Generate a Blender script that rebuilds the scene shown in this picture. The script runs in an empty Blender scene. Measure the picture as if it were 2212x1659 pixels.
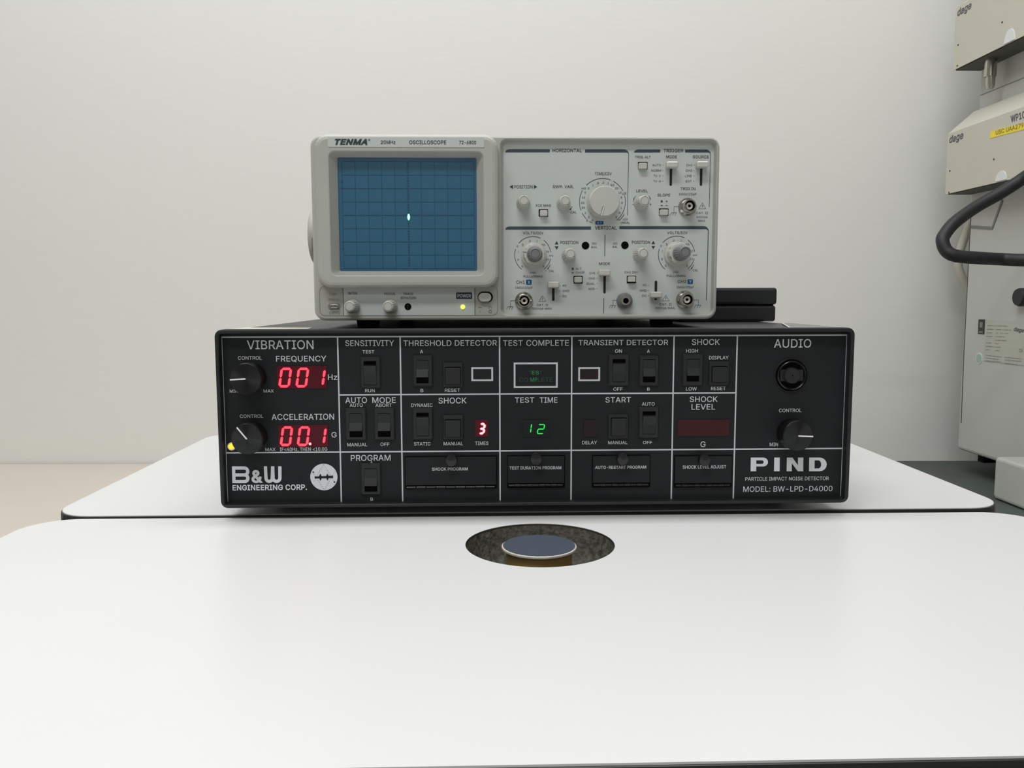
import bpy, bmesh, math, random
from math import sin, cos, pi, radians
from mathutils import Vector, Matrix
from mathutils.geometry import delaunay_2d_cdt

# ------------------------------------------------------------------ camera
SC = bpy.context.scene
COL = SC.collection
IMG_W, IMG_H, FPX = 2212.0, 1659.0, 1796.0
YAW, PITCH, ROLL = 0.028005, 0.102062, -0.002117
CAM = Vector((-0.03665, -0.62264, 0.15903))
_f = Vector((sin(YAW) * cos(PITCH), cos(YAW) * cos(PITCH), -sin(PITCH)))
_r0 = Vector((cos(YAW), -sin(YAW), 0.0))
_u0 = _r0.cross(_f)
_r = _r0 * cos(ROLL) + _u0 * sin(ROLL)
_u = _u0 * cos(ROLL) - _r0 * sin(ROLL)
cd = bpy.data.cameras.new("camera")
cam = bpy.data.objects.new("camera", cd)
COL.objects.link(cam)
cam.matrix_world = Matrix(((_r.x, _u.x, -_f.x, CAM.x), (_r.y, _u.y, -_f.y, CAM.y), (_r.z, _u.z, -_f.z, CAM.z), (0, 0, 0, 1)))
cd.sensor_fit = 'HORIZONTAL'
cd.sensor_width = 36.0
cd.lens = FPX / IMG_W * 36.0
cd.clip_start = 0.02
cd.clip_end = 30
SC.camera = cam

# ------------------------------------------------------------------ world, lamps, exposure
w = bpy.data.worlds.new("room_world")
SC.world = w
w.use_nodes = True
w.node_tree.nodes["Background"].inputs[0].default_value = (0.8, 0.82, 0.85, 1)
w.node_tree.nodes["Background"].inputs[1].default_value = 0.05


def area_lamp(name, loc, sx, sy, power, col=(0.97, 0.983, 1.0), spread=180):
    l = bpy.data.lights.new(name, 'AREA')
    l.shape = 'RECTANGLE'
    l.size, l.size_y = sx, sy
    l.energy = power
    l.color = col
    l.spread = radians(spread)
    o = bpy.data.objects.new(name, l)
    o.location = loc
    COL.objects.link(o)
    return o


CEIL = 1.75
area_lamp("ceiling_lamp_middle", (-0.45, -1.05, CEIL - 0.03), 1.2, 0.30, 19)
area_lamp("ceiling_lamp_rear", (-0.20, -2.5, CEIL - 0.03), 1.2, 0.30, 12.5)
area_lamp("ceiling_lamp_wall", (-0.20, 0.10, CEIL - 0.03), 2.0, 0.25, 22.5)
SC.view_settings.view_transform = 'Standard'
SC.view_settings.look = 'None'
SC.view_settings.gamma = 1.0
SC.view_settings.use_curve_mapping = False
SC.view_settings.exposure = 0.0

# ------------------------------------------------------------------ measuring: a point of the photograph onto a plane of the room


def _ray(u, v):
    return _r * ((u - IMG_W / 2) / FPX) + _u * ((IMG_H / 2 - v) / FPX) + _f


def PY(u, v, y):
    d = _ray(u, v)
    return CAM + d * ((y - CAM.y) / d.y)


def PZ(u, v, z):
    d = _ray(u, v)
    return CAM + d * ((z - CAM.z) / d.z)


def PX(u, v, x):
    d = _ray(u, v)
    return CAM + d * ((x - CAM.x) / d.x)


REG = {'A': (440, 680, 6.9125), 'B': (440, 880, 6.9125), 'C': (720, 700, 5.821), 'D': (720, 840, 5.821), 'E': (1070, 700, 5.53),
       'F': (1070, 840, 5.53), 'G': (1440, 700, 5.267), 'H': (1440, 860, 5.267),
       'a': (640, 270, 4.8087), 'b': (640, 490, 4.8087), 'c': (1070, 280, 7.539), 'd': (1330, 280, 7.5417),
       'e': (1070, 480, 7.54), 'f': (1300, 480, 5.53), 'p': (0, 0, 1.0)}


def px(reg, x, y):
    a, b, s = REG[reg]
    return a + x / s, b + y / s


def at(reg, x, y, Y):
    return PY(*px(reg, x, y), Y)


# ------------------------------------------------------------------ materials
def lin(c):
    return tuple(((x / 255.0) / 12.92 if x / 255.0 <= 0.04045 else ((x / 255.0 + 0.055) / 1.055) ** 2.4) for x in c)


def mat(name, rgb, rough=0.5, metal=0.0, spec=0.5, coat=0.0, var=0.0, vscale=40.0, bump=0.0, bscale=300.0, stretch=(1, 1, 1), emit=None, estr=0.0, rvar=0.0):
    m = bpy.data.materials.new(name)
    m.use_nodes = True
    nt = m.node_tree
    b = nt.nodes["Principled BSDF"]
    c = lin(rgb)
    b.inputs["Base Color"].default_value = (*c, 1)
    b.inputs["Roughness"].default_value = rough
    b.inputs["Metallic"].default_value = metal
    b.inputs["Specular IOR Level"].default_value = spec
    b.inputs["Coat Weight"].default_value = coat
    b.inputs["Coat Roughness"].default_value = 0.08
    if emit:
        b.inputs["Emission Color"].default_value = (*lin(emit), 1)
        b.inputs["Emission Strength"].default_value = estr
    if var or bump or rvar:
        tc = nt.nodes.new("ShaderNodeTexCoord")
        mp = nt.nodes.new("ShaderNodeMapping")
        mp.inputs["Scale"].default_value = stretch
        nt.links.new(tc.outputs["Object"], mp.inputs["Vector"])
    if var:
        n = nt.nodes.new("ShaderNodeTexNoise")
        n.inputs["Scale"].default_value = vscale
        n.inputs["Detail"].default_value = 4
        nt.links.new(mp.outputs[0], n.inputs["Vector"])
        r = nt.nodes.new("ShaderNodeValToRGB")
        r.color_ramp.elements[0].position = 0.3
        r.color_ramp.elements[1].position = 0.7
        r.color_ramp.elements[0].color = (*[x * (1 - var) for x in c], 1)
        r.color_ramp.elements[1].color = (*[min(1, x * (1 + var)) for x in c], 1)
        nt.links.new(n.outputs["Fac"], r.inputs[0])
        nt.links.new(r.outputs[0], b.inputs["Base Color"])
    if rvar:
        n3 = nt.nodes.new("ShaderNodeTexNoise")
        n3.inputs["Scale"].default_value = vscale
        nt.links.new(mp.outputs[0], n3.inputs["Vector"])
        mr = nt.nodes.new("ShaderNodeMapRange")
        mr.inputs["To Min"].default_value = rough - rvar
        mr.inputs["To Max"].default_value = rough + rvar
        nt.links.new(n3.outputs["Fac"], mr.inputs["Value"])
        nt.links.new(mr.outputs[0], b.inputs["Roughness"])
    if bump:
        n2 = nt.nodes.new("ShaderNodeTexNoise")
        n2.inputs["Scale"].default_value = bscale
        n2.inputs["Detail"].default_value = 5
        nt.links.new(mp.outputs[0], n2.inputs["Vector"])
        bp = nt.nodes.new("ShaderNodeBump")
        bp.inputs["Strength"].default_value = bump
        bp.inputs["Distance"].default_value = 0.001
        nt.links.new(n2.outputs["Fac"], bp.inputs["Height"])
        nt.links.new(bp.outputs[0], b.inputs["Normal"])
    return m


M = {}
M['wall'] = mat('wallpaper', (233, 232, 227), 0.85, spec=0.15, var=0.012, vscale=9, bump=0.07, bscale=12, stretch=(2.5, 2.5, 60))
M['paint'] = mat('wall_paint', (190, 189, 184), 0.85, spec=0.2, var=0.02, vscale=3)
M['ceiling'] = mat('ceiling_board', (236, 235, 230), 0.9, spec=0.1, var=0.02, vscale=30)
M['floor'] = mat('vinyl_floor', (148, 147, 143), 0.45, var=0.06, vscale=12)
M['laminate'] = mat('white_laminate', (222, 222, 220), 0.34, spec=0.45, var=0.008, vscale=5, rvar=0.03)
M['band'] = mat('black_edge_band', (38, 38, 37), 0.42, var=0.1, vscale=150)
M['bench'] = mat('beige_bench_laminate', (214, 205, 192), 0.3, spec=0.5, var=0.03, vscale=5)
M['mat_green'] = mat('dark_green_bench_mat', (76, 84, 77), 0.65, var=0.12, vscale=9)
M['leg_metal'] = mat('grey_painted_leg', (120, 120, 118), 0.5, var=0.03, vscale=20)
M['black_case'] = mat('black_painted_steel', (40, 40, 38), 0.42, var=0.12, vscale=60, bump=0.25, bscale=900)
M['black_panel'] = mat('black_front_panel', (30, 33, 35), 0.6, spec=0.22, var=0.06, vscale=30, bump=0.05, bscale=1500)
M['black_plastic'] = mat('black_plastic', (36, 38, 39), 0.48, spec=0.35, var=0.05, vscale=90)
M['black_gloss'] = mat('black_gloss_plastic', (24, 25, 26), 0.2, var=0.05, vscale=90)
M['black_void'] = mat('black_recess', (7, 7, 8), 0.8, spec=0.1, var=0.05, vscale=90)  # near-black colour puts the shade of uncut openings into their floors
M['rubber'] = mat('black_rubber', (25, 25, 25), 0.8, spec=0.2, var=0.08, vscale=80)
M['silk_grey'] = mat('grey_silkscreen_ink', (200, 203, 206), 0.6, spec=0.2, var=0.02, vscale=60)
M['silk_dark'] = mat('dark_grey_silkscreen_ink', (62, 70, 74), 0.6, spec=0.2, var=0.02, vscale=60)
M['silk_band'] = mat('slate_silkscreen_band', (72, 82, 92), 0.6, spec=0.2, var=0.02, vscale=60)
M['silk_blue'] = mat('blue_silkscreen_ink', (38, 88, 148), 0.5, spec=0.2, var=0.02, vscale=60)
M['silk_white'] = mat('white_silkscreen_ink', (214, 220, 226), 0.6, spec=0.2, var=0.02, vscale=60)
M['line_white'] = mat('white_pointer_ink', (238, 238, 236), 0.5, var=0.02, vscale=60)
M['beige'] = mat('warm_grey_plastic', (184, 184, 176), 0.42, spec=0.4, var=0.02, vscale=60, bump=0.06, bscale=1600)
M['beige_dark'] = mat('moulded_symbol_grey', (140, 139, 132), 0.5, var=0.02, vscale=60)
M['ctrl_panel'] = mat('pale_grey_control_panel', (202, 208, 204), 0.42, spec=0.4, var=0.012, vscale=40)
M['knob'] = mat('pale_grey_knob_plastic', (198, 198, 190), 0.38, var=0.02, vscale=80)
M['knob_grey'] = mat('mid_grey_knob_plastic', (120, 123, 122), 0.4, var=0.03, vscale=80)
M['steel'] = mat('nickel_plated_steel', (190, 186, 176), 0.22, metal=1.0, var=0.06, vscale=120)
M['ptfe'] = mat('white_insulator', (225, 225, 215), 0.5, var=0.02, vscale=120)
M['anodised'] = mat('black_anodised_aluminium', (22, 22, 24), 0.32, metal=0.4, var=0.1, vscale=120)
M['crt'] = mat('blue_screen_filter', (42, 98, 128), 0.22, spec=0.5, coat=0.35, var=0.05, vscale=14)
M['crt_line'] = mat('dark_blue_graticule', (16, 56, 90), 0.4, var=0.03, vscale=60)
M['trace'] = mat('green_trace_glow', (120, 255, 220), 0.5, emit=(170, 255, 235), estr=2.6, var=0.02, vscale=60)
M['trace_halo'] = mat('green_trace_halo', (20, 150, 130), 0.5, emit=(0, 150, 120), estr=0.8, var=0.02, vscale=60)
M['led_yellow'] = mat('yellow_green_led', (235, 250, 100), 0.4, emit=(236, 250, 96), estr=1.1, var=0.02, vscale=60)
M['led_red'] = mat('red_led_segment', (255, 60, 80), 0.5, emit=(255, 72, 92), estr=1.15, var=0.02, vscale=60)
M['led_redhot'] = mat('bright_red_led_segment', (255, 200, 205), 0.5, emit=(255, 196, 205), estr=1.6, var=0.02, vscale=60)
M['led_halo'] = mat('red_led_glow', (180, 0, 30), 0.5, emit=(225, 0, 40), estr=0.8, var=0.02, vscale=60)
M['red_window'] = mat('dark_red_filter', (70, 20, 28), 0.4, spec=0.2, emit=(60, 6, 14), estr=0.35, var=0.05, vscale=60)
M['red_dim'] = mat('unlit_red_filter', (60, 24, 28), 0.55, spec=0.25, var=0.05, vscale=60)
M['red_faint'] = mat('unlit_smoked_red_filter', (40, 29, 31), 0.6, spec=0.22, var=0.05, vscale=60)
M['led_green'] = mat('green_led_segment', (30, 200, 70), 0.5, emit=(34, 205, 74), estr=0.95, var=0.02, vscale=60)
M['msg_green'] = mat('dim_green_lit_letters', (30, 90, 50), 0.5, emit=(34, 104, 56), estr=0.6, var=0.02, vscale=60)
M['msg_dim'] = mat('faint_green_letters', (32, 66, 52), 0.5, emit=(18, 50, 38), estr=0.3, var=0.02, vscale=60)
M['smoke'] = mat('smoked_window', (29, 32, 34), 0.6, spec=0.22, var=0.05, vscale=60)
M['amber'] = mat('amber_lamp_lens', (255, 200, 40), 0.3, emit=(255, 190, 35), estr=1.15, var=0.05, vscale=200)
M['emblem'] = mat('pale_grey_emblem_ink', (214, 218, 221), 0.55, spec=0.2, var=0.02, vscale=60)
M['emblem_dark'] = mat('dark_emblem_ink', (30, 33, 35), 0.6, spec=0.2, var=0.02, vscale=60)
M['board_core'] = mat('dark_board_core', (58, 52, 42), 0.8, var=0.15, vscale=90)
M['slot'] = mat('dark_slot', (48, 52, 50), 0.8, spec=0.1, var=0.05, vscale=90)
M['foam'] = mat('dark_foam', (84, 83, 75), 0.95, spec=0.1, var=0.5, vscale=260, bump=1.0, bscale=420)
M['brass'] = mat('dull_brass', (186, 156, 98), 0.4, metal=0.5, var=0.08, vscale=60)
M['pad'] = mat('slate_blue_pad', (66, 76, 88), 0.55, var=0.03, vscale=60)
M['pad_rim'] = mat('pale_pad_rim', (196, 190, 182), 0.5, var=0.1, vscale=200)
M['machine'] = mat('grey_machine_paint', (192, 193, 188), 0.5, spec=0.35, var=0.02, vscale=12)
M['module'] = mat('cream_machine_paint', (200, 197, 182), 0.5, spec=0.35, var=0.02, vscale=12)
M['module_under'] = mat('dark_module_chassis', (70, 70, 64), 0.6, var=0.1, vscale=60)
M['machine_ink'] = mat('machine_badge_ink', (84, 86, 94), 0.6, var=0.03, vscale=60)
M['sticker_yellow'] = mat('yellow_asset_sticker', (236, 214, 60), 0.5, var=0.03, vscale=60)
M['sticker_ink'] = mat('brown_sticker_ink', (120, 104, 40), 0.6, var=0.03, vscale=60)
M['plate'] = mat('pale_rating_plate', (186, 187, 176), 0.5, var=0.02, vscale=60)
M['plate_ink'] = mat('rating_plate_ink', (132, 133, 126), 0.6, var=0.03, vscale=60)
M['sticker_black'] = mat('black_warning_label', (44, 45, 44), 0.5, var=0.05, vscale=60)
M['sticker_green'] = mat('green_round_sticker', (160, 190, 178), 0.5, var=0.05, vscale=60)
M['sticker_white'] = mat('white_sticker', (222, 224, 222), 0.5, var=0.02, vscale=60)
M['gasket'] = mat('grey_gasket_strip', (128, 128, 124), 0.6, var=0.03, vscale=60)
M['hose'] = mat('cream_hose', (190, 187, 172), 0.5, var=0.03, vscale=60)
M['cable'] = mat('black_cable_sleeve', (30, 31, 31), 0.55, var=0.12, vscale=200, bump=0.3, bscale=900)
M['paper'] = mat('cream_paper', (226, 222, 200), 0.6, var=0.02, vscale=60)
M['sleeve'] = mat('grey_plastic_sleeve', (112, 112, 106), 0.3, var=0.05, vscale=40)

# ------------------------------------------------------------------ mesh building


class MB:
    def __init__(self):
        self.v, self.f, self.sm = [], [], []

    def add(self, vs, fs, smooth=False):
        o = len(self.v)
        self.v += [Vector(v) for v in vs]
        self.f += [tuple(o + i for i in f) for f in fs]
        self.sm += [smooth] * len(fs)
        return self

    def loft(self, rings, cap0=True, cap1=True, smooth=False, closed=False):
        n = len(rings[0])
        vs = [v for r in rings for v in r]
        fs = []
        m = len(rings)
        for k in range(m - (0 if closed else 1)):
            k2 = (k + 1) % m
            for i in range(n):
                j = (i + 1) % n
                fs.append((k * n + i, k * n + j, k2 * n + j, k2 * n + i))
        self.add(vs, fs, smooth)
        if cap0:
            self.add(rings[0], [tuple(reversed(range(n)))])
        if cap1:
            self.add(rings[-1], [tuple(range(n))])
        return self

    def box(self, x0, x1, y0, y1, z0, z1, b=0.0):
        """box with its four long edges and both ends eased by b"""
        if b <= 0:
            self.add([(x, y, z) for x in (x0, x1) for y in (y0, y1) for z in (z0, z1)],
                     [(0, 1, 3, 2), (4, 6, 7, 5), (0, 4, 5, 1), (2, 3, 7, 6), (0, 2, 6, 4), (1, 5, 7, 3)])
            return self
        rr = lambda d, y: [Vector((x, y, z)) for x, z in rrect(x0 + d, x1 - d, z0 + d, z1 - d, b, 3)]
        return self.loft([rr(b, y0), rr(b * 0.3, y0 + b * 0.3), rr(0, y0 + b), rr(0, y1 - b), rr(b * 0.3, y1 - b * 0.3), rr(b, y1)])

    def slab(self, outline, z0, z1, b=0.0):
        """outline of (x, y) points raised from z0 to z1"""
        R = lambda d, z: [Vector((x, y, z)) for x, y in inset(outline, d)]
        rings = [R(0, z0), R(0, z1 - b)] + ([R(b * 0.3, z1 - b * 0.3), R(b, z1)] if b else [R(0, z1)])
        return self.loft(rings)

    def plate(self, outline, y0, y1, b=0.0):
        """outline of (x, z) points, from the back y1 to the front y0"""
        R = lambda d, y: [Vector((x, y, z)) for x, z in inset(outline, d)]
        rings = [R(0, y1), R(0, y0 + b)] + ([R(b * 0.3, y0 + b * 0.3), R(b, y0)] if b else [R(0, y0)])
        return self.loft(rings)

    def lathe(self, c, prof, seg=32, axis='y', ribs=0, depth=0.0, ribrange=(0, 0), smooth=True, cap0=True, cap1=True):
        """prof: (radius, distance along the axis from c); axis y points to the viewer (-Y), z up, x to -X"""
        rings = []
        for k, (r, d) in enumerate(prof):
            ring = []
            for i in range(seg):
                a = 2 * pi * i / seg
                rr = r
                if ribs and ribrange[0] <= k <= ribrange[1]:
                    rr = r - depth * (0.5 + 0.5 * (1 if cos(a * ribs) > 0.2 else -1))
                if axis == 'y':
                    p = (c[0] + rr * cos(a), c[1] - d, c[2] + rr * sin(a))
                elif axis == 'z':
                    p = (c[0] + rr * cos(a), c[1] + rr * sin(a), c[2] + d)
                else:
                    p = (c[0] - d, c[1] + rr * cos(a), c[2] + rr * sin(a))
                ring.append(Vector(p))
            rings.append(ring)
        return self.loft(rings, cap0, cap1, smooth)

    def poly(self, pts):
        self.add(pts, [tuple(range(len(pts)))])
        return self

    def tube(self, pts, r, seg=14, sub=8):
        P = catmull(pts, sub)
        rings = []
        up = Vector((0, 0, 1))
        for i, p in enumerate(P):
            t = (P[min(i + 1, len(P) - 1)] - P[max(i - 1, 0)]).normalized()
            s = t.cross(up)
            if s.length < 1e-4:
                s = Vector((1, 0, 0))
            s.normalize()
            q = s.cross(t)
            rings.append([p + (s * cos(2 * pi * k / seg) + q * sin(2 * pi * k / seg)) * r for k in range(seg)])
        return self.loft(rings, smooth=True)

    def stroke(self, pts, w, closed=False):
        """flat line of width w through points lying in one vertical plane facing the viewer"""
        pts = [Vector(p) for p in pts]
        n = len(pts)
        L, R = [], []
        for i in range(n):
            a = pts[(i - 1) % n] if (closed or i > 0) else pts[i]
            b = pts[(i + 1) % n] if (closed or i < n - 1) else pts[i]
            d1 = (pts[i] - a)
            d2 = (b - pts[i])
            if d1.length < 1e-9:
                d1 = d2
            if d2.length < 1e-9:
                d2 = d1
            d1.normalize()
            d2.normalize()
            n1 = Vector((-d1.z, 0, d1.x))
            n2 = Vector((-d2.z, 0, d2.x))
            m = n1 + n2
            if m.length < 1e-6:
                m = n1
            m.normalize()
            k = max(0.5, m.dot(n1))
            L.append(pts[i] + m * (w / 2 / k))
            R.append(pts[i] - m * (w / 2 / k))
        m = n if closed else n - 1
        self.add(L + R, [(i, (i + 1) % n, n + (i + 1) % n, n + i) for i in range(m)])
        return self

    def build(self, name, material, parent=None, label=None, root=None):
        base = Vector((0, 0, 0))
        p = parent
        while p is not None:
            base += p.location
            p = p.parent
        me = bpy.data.meshes.new(name)
        me.from_pydata([v - base for v in self.v], [], self.f)
        me.update()
        bm = bmesh.new()
        bm.from_mesh(me)
        bmesh.ops.recalc_face_normals(bm, faces=bm.faces)
        bm.to_mesh(me)
        bm.free()
        for pl, s in zip(me.polygons, self.sm):
            pl.use_smooth = s
        if any(self.sm):
            me.set_sharp_from_angle(angle=radians(40))
        me.materials.append(M[material])
        o = bpy.data.objects.new(name, me)
        COL.objects.link(o)
        if parent is not None:
            o.parent = parent
        if label:
            o["label"] = label
        return o


def rrect(x0, x1, z0, z1, r, n=6):
    pts = []
    for cx, cz, a0 in ((x1 - r, z1 - r, 0), (x0 + r, z1 - r, 90), (x0 + r, z0 + r, 180), (x1 - r, z0 + r, 270)):
        for i in range(n + 1):
            a = radians(a0 + 90 * i / n)
            pts.append((cx + r * cos(a), cz + r * sin(a)))
    return pts


def inset(poly, d):
    if d == 0:
        return poly
    n = len(poly)
    area = sum(poly[i][0] * poly[(i + 1) % n][1] - poly[(i + 1) % n][0] * poly[i][1] for i in range(n))
    sg = 1 if area > 0 else -1
    out = []
    for i in range(n):
        a, p, b = Vector(poly[i - 1]), Vector(poly[i]), Vector(poly[(i + 1) % n])
        d1, d2 = (p - a), (b - p)
        if d1.length < 1e-9:
            d1 = d2
        if d2.length < 1e-9:
            d2 = d1
        d1.normalize()
        d2.normalize()
        n1 = Vector((-d1.y, d1.x)) * sg
        n2 = Vector((-d2.y, d2.x)) * sg
        m = (n1 + n2)
        if m.length < 1e-6:
            m = n1
        m.normalize()
        k = max(0.5, m.dot(n1))
        q = p + m * (d / k)
        out.append((q.x, q.y))
    return out


def catmull(pts, sub):
    pts = [Vector(p) for p in pts]
    out = []
    n = len(pts)
    for i in range(n - 1):
        p0, p1, p2, p3 = pts[max(i - 1, 0)], pts[i], pts[i + 1], pts[min(i + 2, n - 1)]
        for k in range(sub):
            t = k / sub
            out.append(0.5 * ((2 * p1) + (p2 - p0) * t + (2 * p0 - 5 * p1 + 4 * p2 - p3) * t * t + (3 * p1 - p0 - 3 * p2 + p3) * t ** 3))
    out.append(pts[-1])
    return out


def V3(pts, z):
    return [Vector((p[0], p[1], z)) for p in pts]


def ring3(outline, y):
    return [Vector((x, y, z)) for x, z in outline]


def rect_px(reg, x0, y0, x1, y1, Y):
    """x0, x1, z0, z1 on the plane Y of a rectangle read off the photograph"""
    tl, br = at(reg, x0, y0, Y), at(reg, x1, y1, Y)
    tr, bl = at(reg, x1, y0, Y), at(reg, x0, y1, Y)
    return ((tl.x + bl.x) / 2, (tr.x + br.x) / 2, (bl.z + br.z) / 2, (tl.z + tr.z) / 2)


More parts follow.
